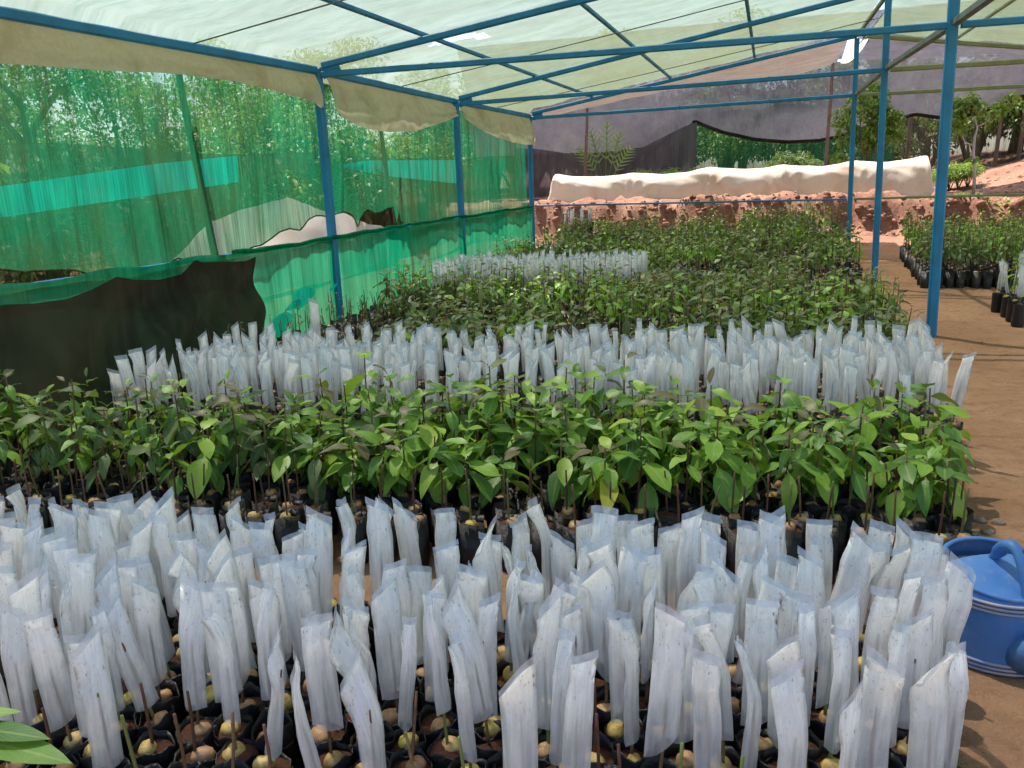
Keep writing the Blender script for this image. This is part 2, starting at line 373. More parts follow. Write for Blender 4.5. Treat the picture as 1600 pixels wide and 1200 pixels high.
# ------------------------------------------------------------------ ground
def ground_z(x, y):
    edge = 14.2 + 0.35 * vnoise(x * 1.7, 3.1) + 0.22 * vnoise(x * 5.3, 9.1)
    s = smooth01((y - edge) / 0.38); low = 0.10 * smooth01((y - 12.3) / 1.8)
    crest = 0.72 + 0.03 * vnoise(x * 1.3, y)
    if x > 1.6: crest -= 0.12 * smooth01((x - 1.6) / 0.8)
    z = low * (1 - s) + crest * s
    z += 0.20 * smooth01((y - 17) / 8)
    z += smooth01((x - 2.3) / 3.0) * smooth01((y - 15.0) / 3.4) * 0.62
    if y > 13.7: z += 0.05 * fbm(x * 3, y * 3) + 0.03 * fbm(x * 9, y * 9, 2) + (0.16 * fbm(x * 4.5 + 3, y * 7) if 14.0 < y < 14.9 else 0)
    z += 0.010 * fbm(x * 2.2, y * 2.2) + 0.007 * fbm(x * 8, y * 8, 2)
    return float(z)
def axis(parts):
    a = []
    for lo, hi, st in parts: a += list(np.arange(lo, hi, st))
    return a + [parts[-1][1]]
xs = axis([(-160, -40, 30), (-40, -12, 4), (-12, -5, 0.7), (-5, 0.4, 0.075), (0.4, 2.6, 0.06), (2.6, 6, 0.09), (6, 12, 0.7), (12, 40, 4), (40, 160, 30)])
ys = axis([(-80, -10, 14), (-10, 0, 1.0), (0, 7, 0.07), (7, 13.6, 0.13), (13.6, 15, 0.06), (15, 18.5, 0.13), (18.5, 30, 0.8), (30, 60, 5), (60, 260, 40)])
g = MB('ground_soil')
g.grid([[(x, y, ground_z(x, y)) for x in xs] for y in ys])
for i, f in enumerate(g.f):
    if g.v[f[0]][1] > 13.2: g.m[i] = 'bank_soil'
tag(add('ground', g), kind='structure')

def beam_x(y): return float(np.interp(y, [0.9, 2.9, 5.98, 9.12, 12.0], [-3.72, -3.66, -3.48, -3.55, -3.52]))
# ------------------------------------------------------------------ frame of the shade house
LX, EZ, RZ = -3.52, 2.06, 2.76
LP = [(-3.66, 2.9), (-3.48, 5.98), (-3.55, 9.12), (-3.52, 12.0)]
RP = [(1.13, 3.35), (1.06, 6.27), (0.94, 8.79), (0.91, 11.66)]
fr = empty('shade_house_frame', (-3.52, 6, 0), 'blue painted steel frame of posts, ties, rafters and purlins holding the nets', 'frame')
FO = Vector((-3.52, 6, 0))
def fpart(name, p0, p1, w, h=None, mat='blue_paint'):
    b = MB(mat); b.bar(Vector(p0) - FO, Vector(p1) - FO, w, h or w); return add(name, b.mesh(name, False), fr)
RX = 5.35
for i, ((lx, ly), (rx, ry)) in enumerate(zip(LP, RP)):
    fpart('post', (lx, ly, -0.1), (lx, ly, EZ + 0.02), 0.066)
    po = fpart('post', (rx + 0.03, ry, -0.1), (rx - 0.03, ry, RZ - 0.03), 0.066 if i < 2 else 0.058)
    if i > 0:
        fpart('tie_beam', (lx + 0.034, ly, EZ - 0.02), (rx - 0.036, ry, EZ - 0.005), 0.038, 0.045)
        fpart('tie_beam', (rx + 0.036, ry, EZ - 0.005), (RX, ry + 0.25, EZ - 0.02), 0.038, 0.045, 'blue_paint' if i == 1 else 'olive_paint')
    fpart('rafter', (lx + 0.05, ly, EZ + 0.045), (rx - 0.035, ry, RZ), 0.045, 0.05)
    fpart('rafter', (rx + 0.04, ry, RZ - 0.006), (RX, ry + 0.25, EZ + 0.045), 0.045, 0.05, 'blue_paint' if i < 3 else 'olive_paint')
    if i > 0: 
        g1 = MB('blue_paint'); V0 = Vector((lx, ly, EZ)) - FO          # gusset plate at the eave
        g1.bar(V0 + Vector((0.045, 0.0, -0.02)), V0 + Vector((0.20, 0.0, 0.03)), 0.012, 0.075); add('gusset', g1.mesh('gusset', False), fr)
for i in range(3):
    (lx, ly), (lx2, ly2) = LP[i], LP[i + 1]; (rx, ry), (rx2, ry2) = RP[i], RP[i + 1]
    fpart('eave_beam', (lx, ly + 0.035, EZ + 0.01), (lx2, ly2 - 0.035, EZ + 0.01), 0.055, 0.06)
    fpart('centre_beam', (rx, ry + 0.036, EZ + 0.01), (rx2, ry2 - 0.036, EZ + 0.01), 0.045, 0.05, 'grey_paint')
    fpart('side_rail', (lx + 0.0, ly + 0.035, 0.755), (lx2 + 0.0, ly2 - 0.035, 0.755), 0.024)
fpart('eave_beam', (-3.70, 0.9, EZ + 0.01), (LP[0][0], LP[0][1] - 0.035, EZ + 0.01), 0.055, 0.06)
fpart('centre_beam', (1.17, 0.9, EZ + 0.01), (RP[0][0], RP[0][1] - 0.036, EZ + 0.01), 0.045, 0.05, 'grey_paint')
fpart('ridge_pole', (1.1, 0.9, RZ + 0.035), (0.90, 11.9, RZ + 0.035), 0.04, 0.04, 'olive_paint')
for t_ in (0.215, 0.465, 0.715):
    z = EZ + (RZ - EZ) * t_ + 0.07
    fpart('purlin', (-3.68 + (1.1 + 3.68) * t_, 0.9, z), (LX + (0.91 + 3.52) * t_, 12.0, z), 0.032)
for t_ in (0.25, 0.6):
    z = RZ - (RZ - EZ) * t_ + 0.065
    fpart('purlin', (1.1 + (RX - 1.1) * t_, 0.9, z), (0.91 + (RX - 0.91) * t_, 11.85, z), 0.03, None, 'olive_paint')
fpart('end_rail', (LP[3][0] + 0.034, 12.0, 0.775), (RP[3][0] - 0.03, 11.66, 0.765), 0.024)
fpart('end_rail', (RP[3][0] + 0.06, 11.70, 0.765), (RX, 11.9, 0.765), 0.03, None, 'olive_paint')
for k, y in enumerate((4.6, 7.55, 10.5)):                            # thin wires that carry the roof net
    w = MB('grey_paint'); w.tube([*[Vector((beam_x(y) + (1.0 - beam_x(y)) * q, y, EZ + 0.03 + (RZ - EZ - 0.02) * q - 0.015 * math.sin(math.pi * q))) - FO for q in (0, .25, .5, .75, 1)]], 0.005, 5); add('support_wire', w, fr)

# ------------------------------------------------------------------ roof nets
def beam_x(y): return float(np.interp(y, [0.9, 2.9, 5.98, 9.12, 12.0], [-3.72, -3.66, -3.48, -3.55, -3.52]))
def roof_pt(u, v, side):
    y = 0.9 + (12.0 - 0.9) * v
    if side < 0:
        x0, x1 = beam_x(y) - 0.05 + 0.02 * fbm(y, 1), 1.04 - 0.13 * v; z = EZ + 0.10 + (RZ - EZ) * u
    else:
        x0, x1 = 1.08 - 0.14 * v, RX + 0.05; z = RZ + 0.09 - (RZ - EZ) * u
    x = x0 + (x1 - x0) * u
    bay = abs(math.sin(math.pi * (y - 0.1) / 2.95)); pur = abs(math.sin(math.pi * u / 0.25 * 1.0 + 0.4))
    z += -0.035 * bay * pur + 0.016 * fbm(x * 1.4, y * 1.4) + 0.009 * math.sin((x * 0.8 + y) * 14 + 4 * fbm(x, y)) * (0.5 + 1.2 * fbm(x * .7, y * .7)) + 0.012 * fbm(x * 5, y * 2)
    if u < 0.027: w_ = 1 - u / 0.027; x -= 0.02 * w_; z -= 0.16 * w_
    return (x, y, z)
d = ray(702, 66); tt = 1.0
for k in range(400):
    p = EYE + d * (3 + k * 0.03)
    if p[2] >= EZ + 0.10 + (RZ - EZ) * (p[0] + 3.56) / 4.55 - 0.03: break
HOLE = p
NU, NV = 76, 230
rl = MB('roof_net'); PL = [[roof_pt(i / NU, j / NV, -1) for j in range(NV + 1)] for i in range(NU + 1)]
def hskip(i, j):
    c = PL[i][j]; dx, dy = c[0] - HOLE[0], c[1] - HOLE[1]
    return (dx / 0.19) ** 2 + (dy / 0.10) ** 2 < 1 or ((dx - 0.2) / 0.08) ** 2 + ((dy - 0.1) / 0.09) ** 2 < 1
rl.grid(PL, skip=hskip)
ro = tag(add('roof_net', rl), 'pale green translucent roof net with a small tear, sloping down to the green side net', 'net')
rr = MB('roof_net'); rr.grid([[roof_pt(i / 40, j / 120, 1) for j in range(121)] for i in range(41)])
tag(add('roof_net', rr), 'pale green roof net on the slope over the aisle and right hand bed', 'net')

# ------------------------------------------------------------------ left wall: side net, lower net, black cloth, cream valances
def wall(px, py, x=LX): p = at_x(px, py, x); return p[1], p[2]
edge_px = [(0, 426), (31, 425), (38, 420), (80, 425), (122, 422), (154, 422), (175, 430), (210, 423), (245, 421), (290, 412), (301, 403), (312, 407), (350, 409), (378, 408),
           (394, 396), (406, 386), (420, 383), (434, 372), (446, 362), (460, 357), (476, 360), (482, 352), (487, 343), (497, 337), (506, 337), (520, 340), (528, 334), (541, 331), (554, 336), (561, 346), (564, 358),
           (567, 342), (573, 333), (580, 327), (592, 333), (603, 331), (612, 325), (621, 324), (629, 332), (632, 345), (626, 356), (645, 361), (673, 357), (694, 347), (725, 340), (771, 333), (827, 322)]
E_ = sorted(wall(*q) for q in edge_px); EYs = [-2.5, 2.2] + [e[0] for e in E_]; EZs = [0.83, 0.84] + [e[1] for e in E_]
def up_edge(y): return float(np.interp(y, EYs, EZs))
def fold(y, z, k=1.0): return 0.030 * k * math.sin(y * 5.1 + 2 * fbm(y, z) + 0.8 * z) + 0.05 * k * fbm(y * 2.4, z * 0.5) + 0.014 * k * math.sin(y * 23 + 4 * fbm(y * 2, z * 0.6))
ysn = sorted(set(list(np.arange(-2.5, 3.0, 0.12)) + list(np.arange(3.0, 12.0, 0.032)) + [11.97]))
un = MB('green_net'); P = []
for y in ysn:
    zb = up_edge(y); col = []
    for j in range(29):
        s = j / 28; z = 2.0 + (zb - 2.0) * s
        k = math.sin(math.pi * min(1, s * 1.0)) * 0.9 + 0.15
        col.append((beam_x(y) - 0.06 + fold(y, z, k) * 0.8, y, z))
    P.append(col)
un.grid(P)
tag(add('side_net', un), 'upper green shade net with torn scalloped lower edge hanging on the side wall', 'net')
hm = MB('dark_net'); hm.tube([(c[-1][0] + 0.004, c[-1][1], c[-1][2]) for c in P if c[0][1] > 2.0], 0.006, 5)
ho = add('hem', hm, bpy.data.objects['side_net'])
# lower net, tied over the rail
ln = MB('green_net_low'); holes = [wall(425, 507), wall(459, 465), wall(446, 476), wall(508, 449)]
P = []
for y in np.arange(-2.5, 11.96, 0.035):
    col = []
    for j in range(32):
        s = j / 31; z = 0.775 + 0.012 * math.sin(y * 9) - s * 0.80
        col.append((beam_x(y) + 0.024 + fold(y, z, 0.55 * math.sin(math.pi * min(1, s * 1.2) * 0.8)), y, z))
    P.append(col)
def lskip(i, j):
    c = P[i][j]
    for k, (hy, hz) in enumerate(holes):
        a, b = [(0.13, 0.085), (0.17, 0.08), (0.08, 0.035), (0.05, 0.025)][k]
        if ((c[1] - hy) / a) ** 2 + ((c[2] - hz) / b) ** 2 < 1: return True
    return False
ln.grid(P)
lo = tag(add('lower_side_net', ln), 'taut green net with small holes below the side rail', 'net')
for k, (hy, hz) in enumerate(holes):
    a_, b_ = [(0.14, 0.085), (0.16, 0.075), (0.10, 0.035), (0.05, 0.025)][k]; q = MB('turquoise_net')
    q.grid([[(LX + 0.075 + 0.01 * fbm(hy + r * 3, th), hy + a_ * r * math.cos(th) * (1 + 0.2 * math.sin(3 * th + k)) + 0.05 * r * math.sin(th), hz + b_ * r * math.sin(th)) for th in np.linspace(0, 6.283, 22)] for r in (0.01, 0.5, 1.0)]); add('patch', q, lo)
hm = MB('green_net_low'); hm.tube([(beam_x(y) + 0.045 + 0.012 * fbm(y * 3, 2), y, 0.778 + 0.022 * fbm(y * 2.2, 7)) for y in np.arange(4.7, 11.9, 0.07)], [0.014 + 0.010 * abs(fbm(y * 4, 3)) for y in np.arange(4.7, 11.9, 0.07)], 7); add('rolled_hem', hm, lo)
# black cloth hung in front at the near end
bx = -3.40
tp = sorted(wall(px, py, bx) for px, py in [(0, 476), (50, 474), (100, 467), (140, 452), (178, 432), (205, 437), (245, 437), (280, 428), (301, 405), (312, 410), (350, 409), (380, 408), (396, 401)])
ty = [1.2] + [a for a, b in tp]; tz = [0.62] + [b for a, b in tp]; yend = tp[-1][0]
bc = MB('black_cloth'); P = []
for y in np.arange(1.2, yend + 0.001, 0.03):
    zt = float(np.interp(y, ty, tz)); col = []
    for j in range(25):
        s = j / 24; z = zt * (1 - s) + 0.005 * s
        dy = -0.05 * math.sin(math.pi * s) * smooth01((y - yend + 0.3) / 0.3)
        tens = math.sin(math.pi * s) 
        fx = 0.05 * math.sin((y * 0.9 - z * 1.3) * 7 + 3 * fbm(y * 1.2, z * 1.2)) * tens + 0.05 * fbm(y * 2.5 + z * 2, z * 2.5 - y) * tens
        col.append((bx + 0.02 + fx + 0.06 * s, y + dy, z))
    P.append(col)
bc.grid(P); tag(add('black_cloth', bc), 'black shade cloth draped over the side rail at the near end of the wall', 'cloth')
# cream valances
def beam_x(y): return float(np.interp(y, [0.9, 2.9, 5.98, 9.12, 12.0], [-3.72, -3.66, -3.48, -3.55, -3.52]))
def valance(px_list, ystart, label):
    pts = sorted(wall(*q) for q in px_list); ya = [p[0] for p in pts]; za = [p[1] for p in pts]
    if ystart is not None: ya = [ystart] + ya; za = [za[0]] + za
    b = MB('valance_cloth'); P = []
    for y in np.linspace(ya[0], ya[-1], int((ya[-1] - ya[0]) / 0.035)):
        zb = float(np.interp(y, ya, za)); col = []; q = (y - ya[0]) / (ya[-1] - ya[0])
        for j in range(17):
            s = j / 16; z = EZ - 0.022 + (zb - EZ + 0.022) * s
            ln_ = ya[-1] - ya[0]; sw = (0.030 * math.sin(s * 8 - abs(q - 0.5) * 9 + 2 * fbm(y * 2, s)) * s * (0.25 if ln_ > 4 else 1) + 0.03 * fbm(y * 4 + s, s * 1.5) * (0.2 + s) + 0.006 * math.sin(y * 23 + 4 * fbm(y * 3, 1)))
            col.append((beam_x(y) + 0.012 + 0.05 * s + 0.02 * math.sin(math.pi * s) + abs(sw) * 0.9 * min(1, s * 3), y, z))
        P.append(col)
    b.grid(P); return tag(add('cream_valance', b), label, 'cloth', None)
valance([(0, 97), (60, 101), (130, 107), (200, 112), (250, 114), (300, 119), (350, 127), (400, 138), (440, 150), (470, 160), (484, 170), (488, 168)], 0.5, 'long cream cloth valance under the near eave beam, drooping towards the first post')
valance([(505, 172), (512, 184), (540, 198), (570, 205), (600, 207), (640, 205), (670, 196), (690, 189), (708, 181)], None, 'cream cloth valance sagging in a deep swag between two side posts')
valance([(718, 184), (730, 194), (750, 206), (770, 215), (790, 222), (812, 226), (829, 227)], None, 'short cream cloth valance slanting down to the corner post')

# ------------------------------------------------------------------ outside the left wall: fence, turquoise strip, sheet, poles
def sheet(name, mat, P, label, cat, group=None):
    b = MB(mat); b.grid(P); return tag(add(name, b), label, cat, group)
sheet('outer_fence_net', 'dark_net', [[(-6.3 + 0.05 * fbm(y * 2, z * 2), y, z) for z in np.linspace(-0.05, 1.63 + 0.03 * math.sin(y * 1.3), 12)] for y in np.arange(-1, 19, 0.25)],
      'dark olive net fence seen through the green side net', 'fence')
sheet('turquoise_strip', 'turquoise_net', [[(-5.7 + 0.03 * fbm(y * 2, k), y, (np.interp(y, [2.5, 4.9, 6.68, 7.95], [1.12, 1.28, 1.46, 1.55]) * (1 - k) + k * np.interp(y, [2.5, 4.9, 7.95], [0.90, 1.05, 1.27]))) for k in (0, .25, .5, .75, 1)] for y in np.arange(2.5, 7.96, 0.2)],
      'long bright turquoise net strip slanting behind the side net', 'net')
sheet('turquoise_strip', 'turquoise_net', [[(-5.7 + 0.03 * fbm(y * 2, k), y, (np.interp(y, [10.3, 10.9, 14.6], [1.46, 1.52, 1.56]) * (1 - k) + k * np.interp(y, [10.3, 11.5, 14.6], [1.42, 1.30, 1.13]))) for k in (0, .25, .5, .75, 1)] for y in np.arange(10.3, 14.6, 0.2)],
      'short turquoise net strip seen between the second and third side posts', 'net')
sheet('grey_sheet', 'white_cloth', [[(-5.45 + 0.06 * fbm(y * 2, k * 3) - 0.15 * k, y, 0.02 + k * float(np.interp(y, [6.6, 7.2, 8.6, 10.2, 11.2], [0.55, 0.85, 1.05, 0.75, 0.5])) + 0.05 * fbm(y * 3, k)) for k in np.linspace(0, 1, 9)] for y in np.arange(6.6, 11.2, 0.12)],
      'pale sheet standing outside behind the torn side net', 'sheet')
def pole(p0, p1, r, label, mat='pole_wood', cat='pole', name='wooden_pole', group=None):
    p0, p1 = Vector(p0), Vector(p1); b = MB(mat); n = 9
    b.tube([(p1 - p0) * (k / n) + Vector((0.012 * fbm(k * .8, p0.x * 3), 0.012 * fbm(p0.y, k * .8), 0)) for k in range(n + 1)], [r * (1.12 - 0.25 * k / n) for k in range(n + 1)], 8)
    o = add(name, b); o.location = p0; return tag(o, label, cat, group)
pole((-3.86, 5.05, -0.05), (-3.80, 4.74, 2.0), 0.026, 'dark leaning pole behind the near bay of the green side net', 'dark_wood')
pole((-3.86, 7.95, -0.05), (-3.80, 7.65, 1.95), 0.024, 'dark leaning pole behind the green side net between two posts', 'dark_wood')

# ------------------------------------------------------------------ plants: templates
def leaf_mb(mat, n=6, width=0.40, droop=0.3, foldk=0.22, wavy=0.03, tw=0.0, petiole=0.10):
    b = MB(mat); rows = []
    for i in range(n + 1):
        t_ = i / n; w = width * 0.5 * (math.sin(math.pi * min(1, t_ ** 0.85)) ** 0.8 if 0 < t_ < 1 else 0.0)
        if i == 0: w = 0.015
        x = petiole + (1 - petiole) * t_; z = -droop * x * x + 0.12 * x
        tt = tw * t_; row = []
        for s in (-1, 0, 1):
            yy = s * w; zz = abs(s) * w * foldk + wavy * math.sin(t_ * 9 + s * 1.7) * abs(s)
            row.append((x * (1 - 0.12 * droop * t_), yy * math.cos(tt) - zz * math.sin(tt), z + yy * math.sin(tt) + zz * math.cos(tt)))
        rows.append(row)
    b.grid(rows)
    b.uv = [[(q[0], q[1]) for q in f] for f in b.uv]
    if n > 3:
        p = petiole; b0 = len(b.v); b.v += [(0, -0.008, 0), (0, 0.008, 0), (p + 0.03, 0.008, 0.12 * p - droop * p * p), (p + 0.03, -0.008, 0.12 * p - droop * p * p)]; b.face((b0, b0 + 3, b0 + 2, b0 + 1))
    return b
def leaf_set(mat, n=6): return [leaf_mb(mat, n, 0.40, 0.15, .22, .02, .1), leaf_mb(mat, n, 0.44, 0.38, .18, .03, -.15), leaf_mb(mat, n, 0.37, 0.62, .25, .03, .2), leaf_mb(mat, n, 0.46, 0.28, .12, .045, -.25)]
LEAF = {k: leaf_set(k) for k in ('leaf_bright', 'leaf_dark', 'leaf_bronze', 'leaf_yellow')}
LEAFLO = {k: leaf_set(k, 3) for k in ('leaf_bright', 'leaf_dark', 'leaf_bronze', 'leaf_sun')}
LEAFME = {}
def leaf_mesh(mb):
    if id(mb) not in LEAFME: LEAFME[id(mb)] = mb.mesh('leaf')
    return LEAFME[id(mb)]

PR, PH = 0.041, 0.165
def pot_mb(seed, n=16, lo=False):
    r_ = random.Random(seed); b = MB('pot_plastic'); ph = [r_.uniform(0, 6.28) for _ in range(8)]
    prof = [(0.90, 0.0), (1.0, 0.012), (1.03, 0.05), (1.0, 0.10), (0.98, 0.14), (1.0, PH), (0.965, PH + 0.003), (0.93, PH - 0.012), (0.92, PH - 0.026)]
    if lo: prof = [(0.92, 0), (1.02, 0.05), (1.0, PH), (0.93, PH - 0.02)]
    rows = []
    for rr, z in prof:
        row = []
        for k in range(n):
            a = 2 * math.pi * k / n
            w = 1 + 0.045 * math.sin(2 * a + ph[0]) + 0.03 * math.sin(3 * a + ph[1] + z * 20) + (0 if lo else 0.028 * math.sin(7 * a + ph[2] + z * 45) + 0.02 * math.sin(11 * a + ph[3] - z * 70))
            zz = z + (0.007 * math.sin(2 * a + ph[4]) + 0.005 * math.sin(5 * a + ph[5]) if z > 0.13 else 0)
            row.append((PR * rr * w * math.cos(a), PR * rr * w * math.sin(a), zz))
        rows.append(row)
    b.grid(rows, closed=True); return b
def soil_mb(seed):
    r_ = random.Random(seed); b = MB('pot_soil'); n = 12; rows = []
    for rr, z in ((0.97, 0), (0.7, 0.004), (0.35, 0.007), (0.02, 0.008)):
        rows.append([(PR * rr * math.cos(2 * math.pi * k / n), PR * rr * math.sin(2 * math.pi * k / n), PH - 0.021 + z + r_.uniform(-0.0035, 0.0035)) for k in range(n)])
    b.grid(rows, closed=True); return b
def seed_mb(seed, nu=7, nv=10):
    r_ = random.Random(seed); b = MB('seed_skin'); rows = []; sq = r_.uniform(0.8, 1.0); gr = r_.uniform(0.08, 0.28)
    for i in range(nu + 1):
        th = math.pi * i / nu
        row = []
        for k in range(nv):
            a = 2 * math.pi * k / nv; x, y, z = math.sin(th) * math.cos(a), math.sin(th) * math.sin(a), math.cos(th)
            g_ = 1 - gr * math.exp(-(x / 0.2) ** 2) * (0.4 + 0.6 * max(0, z)); m_ = 1 + r_.uniform(-0.03, 0.03)
            row.append((0.0235 * x * g_ * m_, 0.0235 * y * g_ * sq * m_, 0.0225 * z * g_ * 0.9 * m_))
        rows.append(row)
    b.grid(rows, closed=True); return b
def stem_mb(z0, z1, r0, r1, seed, mat, n=6, seg=5):
    r_ = random.Random(seed); b = MB(mat); a = r_.uniform(0, 6.28); k1 = r_.uniform(0, 0.012) if seg > 5 else r_.uniform(0, 0.003)
    b.tube([(k1 * math.cos(a) * math.sin(2.5 * i / seg), k1 * math.sin(a) * math.sin(2.5 * i / seg), z0 + (z1 - z0) * i / seg) for i in range(seg + 1)], [r0 + (r1 - r0) * i / seg for i in range(seg + 1)], n, mat=mat)
    return b
POT = [pot_mb(s) for s in range(6)]; POTLO = [pot_mb(s, 9, True) for s in range(3)]
SOIL = [soil_mb(s) for s in range(4)]; SEED = [seed_mb(s) for s in range(5)]; SEEDLO = [seed_mb(s, 4, 6) for s in range(3)]
STEM = [stem_mb(0.14, 0.30, 0.0034, 0.0028, s, 'stem_brown') for s in range(3)] + [stem_mb(0.14, 0.30, 0.0036, 0.003, 9, 'stem_green')]
SCION = [stem_mb(0.29, 0.33 + 0.006 * s, 0.0026, 0.0018, s + 20, 'stem_green' if s < 2 else 'stem_brown') for s in range(4)]
def sleeve_mb(seed, rows_n=13, nseg=5):
    r_ = random.Random(seed); L = r_.uniform(0.20, 0.235); W = r_.uniform(0.046, 0.057); ph = [r_.uniform(0, 6.28) for _ in range(8)]
    narrow = r_.random() < 0.22
    if narrow: W *= r_.uniform(0.5, 0.72)
    bend = r_.gauss(0, 0.22); side = r_.gauss(0, 0.06); topsk = r_.gauss(0, 0.014); botsk = r_.gauss(0, 0.010); curl = r_.gauss(0, 0.4) if r_.random() < .15 else r_.gauss(0, 0.2)
    crs = []
    for _ in range(3):
        a_ = r_.uniform(-1.2, 1.2); crs.append((math.sin(a_), math.cos(a_), r_.uniform(0.3, 2.2), max(-0.32, min(0.32, r_.gauss(0, 0.25)))))
    b = MB('sleeve_film'); rows = []
    def pt(s, q, sgn):
        x = (q - 0.5) * W; th = (0.0115 * math.sin(math.pi * q) * (1 - s ** 2.2) + 0.002 * math.sin(math.pi * q)) * sgn * (1.3 if narrow else 1); up = smooth01((s - 0.45) / 0.45)
        z = L * s + (topsk * s + botsk * (1 - s)) * (q - 0.5) * 2
        y = th + 0.002 * math.sin(4 * s + ph[0] + 3 * q) * (0.3 + up) + bend * L * s * s * 0.22 * up
        for cs, cq, cc, ck in crs: y += ck * max(0.0, cs * s * 3 + cq * q - cc) * 0.03 * (0.12 + up)
        y += curl * max(0, s - 0.72) ** 2 * 0.5 + 0.011 * vnoise(s * 7.5 + seed * 3.3, q * 4.0 + sgn * 1.3 + seed) * (0.25 + up)
        x += 0.006 * vnoise(s * 6 + seed * 1.7, q * 2.5 + seed * 2.1) * (0.2 + up)
        x += side * L * s * s * 0.35 + 0.0012 * math.sin(5 * s + ph[3])
        return (x, y, z)
    for i in range(rows_n + 1):
        s = i / rows_n
        rows.append([pt(s, k / nseg, 1) for k in range(nseg + 1)] + [pt(s, 1 - k / nseg, -1) for k in range(1, nseg)])
    b.grid(rows, closed=True)
    nn = 2 * nseg
    b.uv = [[((a if a <= 0.5 else 1 - a) * 2, c) for a, c in f] for f in b.uv]
    sl = MB('sleeve_seal'); hh = r_.uniform(0.012, 0.022)
    e = [pt(1.0, k / nseg, 0) for k in range(nseg + 1)]; lean = curl * 0.25
    sl.grid([[(x, y + lean * q * hh, z + q * hh) for x, y, z in e] for q in (0.0, 0.5, 1.0)])
    return b, sl
SLEEVE = [sleeve_mb(s, 16, 6) for s in range(30)]
SLEEVELO = [sleeve_mb(s + 50, 5, 2) for s in range(10)]
ME = {}
def me_of(name, mb):
    if id(mb) not in ME: ME[id(mb)] = mb.mesh(name)
    return ME[id(mb)]

def grafted_spec(r_, face):
    """parts of a grafted seedling: (name, MB, matrix, child spec)"""
    lean = Rz(r_.uniform(0, 6.28)) ; tilt = r_.gauss(0, 0.07); ta = r_.uniform(0, 6.28)
    T = Tr(0, 0, 0.15) @ Matrix.Rotation(tilt, 4, (math.cos(ta), math.sin(ta), 0)) @ Tr(0, 0, -0.15)
    if r_.random() < 0.10: T = Tr(0, 0, 0.15) @ Matrix.Rotation(r_.uniform(0.15, 0.32) * r_.choice((-1, 1)), 4, (math.cos(ta), math.sin(ta), 0)) @ Tr(0, 0, -0.15)
    zb = r_.uniform(0.180, 0.232)
    return T, Rz(face + r_.gauss(0, 0.55)), zb

def face_angle(x, y): return math.atan2(y, x) - math.pi / 2 + 0.0    # sleeve width across the sight line

def grafted(x, y, r_, label, group, sleeve=True):
    root = empty('grafted_seedling', (x, y, 0), label, 'seedling', group)
    T, F, zb = grafted_spec(r_, face_angle(x, y)); pr = r_.uniform(0, 6.28)
    pr_m = Rz(pr) @ Matrix.Diagonal((r_.uniform(.94, 1.06), r_.uniform(.94, 1.06), r_.uniform(.92, 1.06), 1))
    pot = add('pot_bag', me_of('pot_bag', r_.choice(POT)), root, pr_m)
    add('soil', me_of('soil', r_.choice(SOIL)), root, Rz(pr) @ Tr(0, 0, r_.uniform(-0.008, 0.004)))
    if r_.random() < 0.88:
        a = r_.uniform(0, 6.28); d_ = r_.uniform(0.008, 0.017); s = r_.uniform(0.8, 1.12)
        add('avocado_seed', me_of('avocado_seed', r_.choice(SEED)), root, Tr(d_ * math.cos(a), d_ * math.sin(a), PH - 0.016 + r_.uniform(-0.004, 0.006)) @ Rz(r_.uniform(0, 6)) @ Rx(r_.gauss(0, 0.4)) @ Sc(s))
    add('stem', me_of('stem', r_.choice(STEM)), root, T)
    if sleeve:
        add('scion', me_of('scion', r_.choice(SCION)), root, T)
        sl, se = r_.choice(SLEEVE); s = r_.uniform(0.94, 1.08)
        so = add('sleeve', me_of('sleeve', sl), root, T @ Tr(0, 0, zb) @ F @ Sc(s)); add('sealed_end', me_of('sealed_end', se), so)
    return root
def grafted_items(x, y, z, r_, out, sleeve=True):
    B = Tr(x, y, z); T, F, zb = grafted_spec(r_, face_angle(x, y)); q = r_.random()
    out.append((r_.choice(POTLO), npm(B @ Rz(r_.uniform(0, 6))), q)); out.append((SOIL[0], npm(B), q))
    if r_.random() < 0.85:
        a = r_.uniform(0, 6.28); out.append((r_.choice(SEEDLO), npm(B @ Tr(0.012 * math.cos(a), 0.012 * math.sin(a), PH - 0.014) @ Rz(a)), r_.random()))
    out.append((r_.choice(STEM), npm(B @ T), q))
    if sleeve:
        sl, se = r_.choice(SLEEVELO); M = B @ T @ Tr(0, 0, zb) @ F
        out.append((sl, npm(M), q)); out.append((se, npm(M), q))

def leafy_spec(r_, h, nl, size, mat, bronze=0.25, droop=1.0):
    """leaves of one seedling: (leaf key, variant, matrix)"""
    out = []; az = r_.uniform(0, 6.28); lx, ly = r_.gauss(0, 0.02), r_.gauss(0, 0.02)
    for k in range(nl):
        q = k / max(1, nl - 1); zz = PH + h * (0.42 + 0.58 * q); az += 2.399 + r_.gauss(0, 0.35)
        el = math.radians(-38 * droop + 78 * q * q * 0.9 + r_.gauss(0, 13)); s = size * (1.0 - 0.45 * q ** 3) * r_.uniform(0.75, 1.2)
        key = mat
        if q > 0.72 and r_.random() < bronze: key = 'leaf_bronze'
        out.append((key, r_.randrange(4), Tr(lx * q, ly * q, zz) @ Rz(az) @ Ry(-el) @ Rx(r_.gauss(0, 0.25)) @ Sc(s)))
    return out, (lx, ly)
def stem_matrix(h, lx, ly):
    M = Matrix.Identity(4); M[2][2] = h / 0.16; M[2][3] = 0.14 - 0.14 * h / 0.16; M[0][2] = lx / (0.16 + 1e-6); M[0][3] = -0.14 * M[0][2]; M[1][2] = ly / 0.16; M[1][3] = -0.14 * M[1][2]
    return M
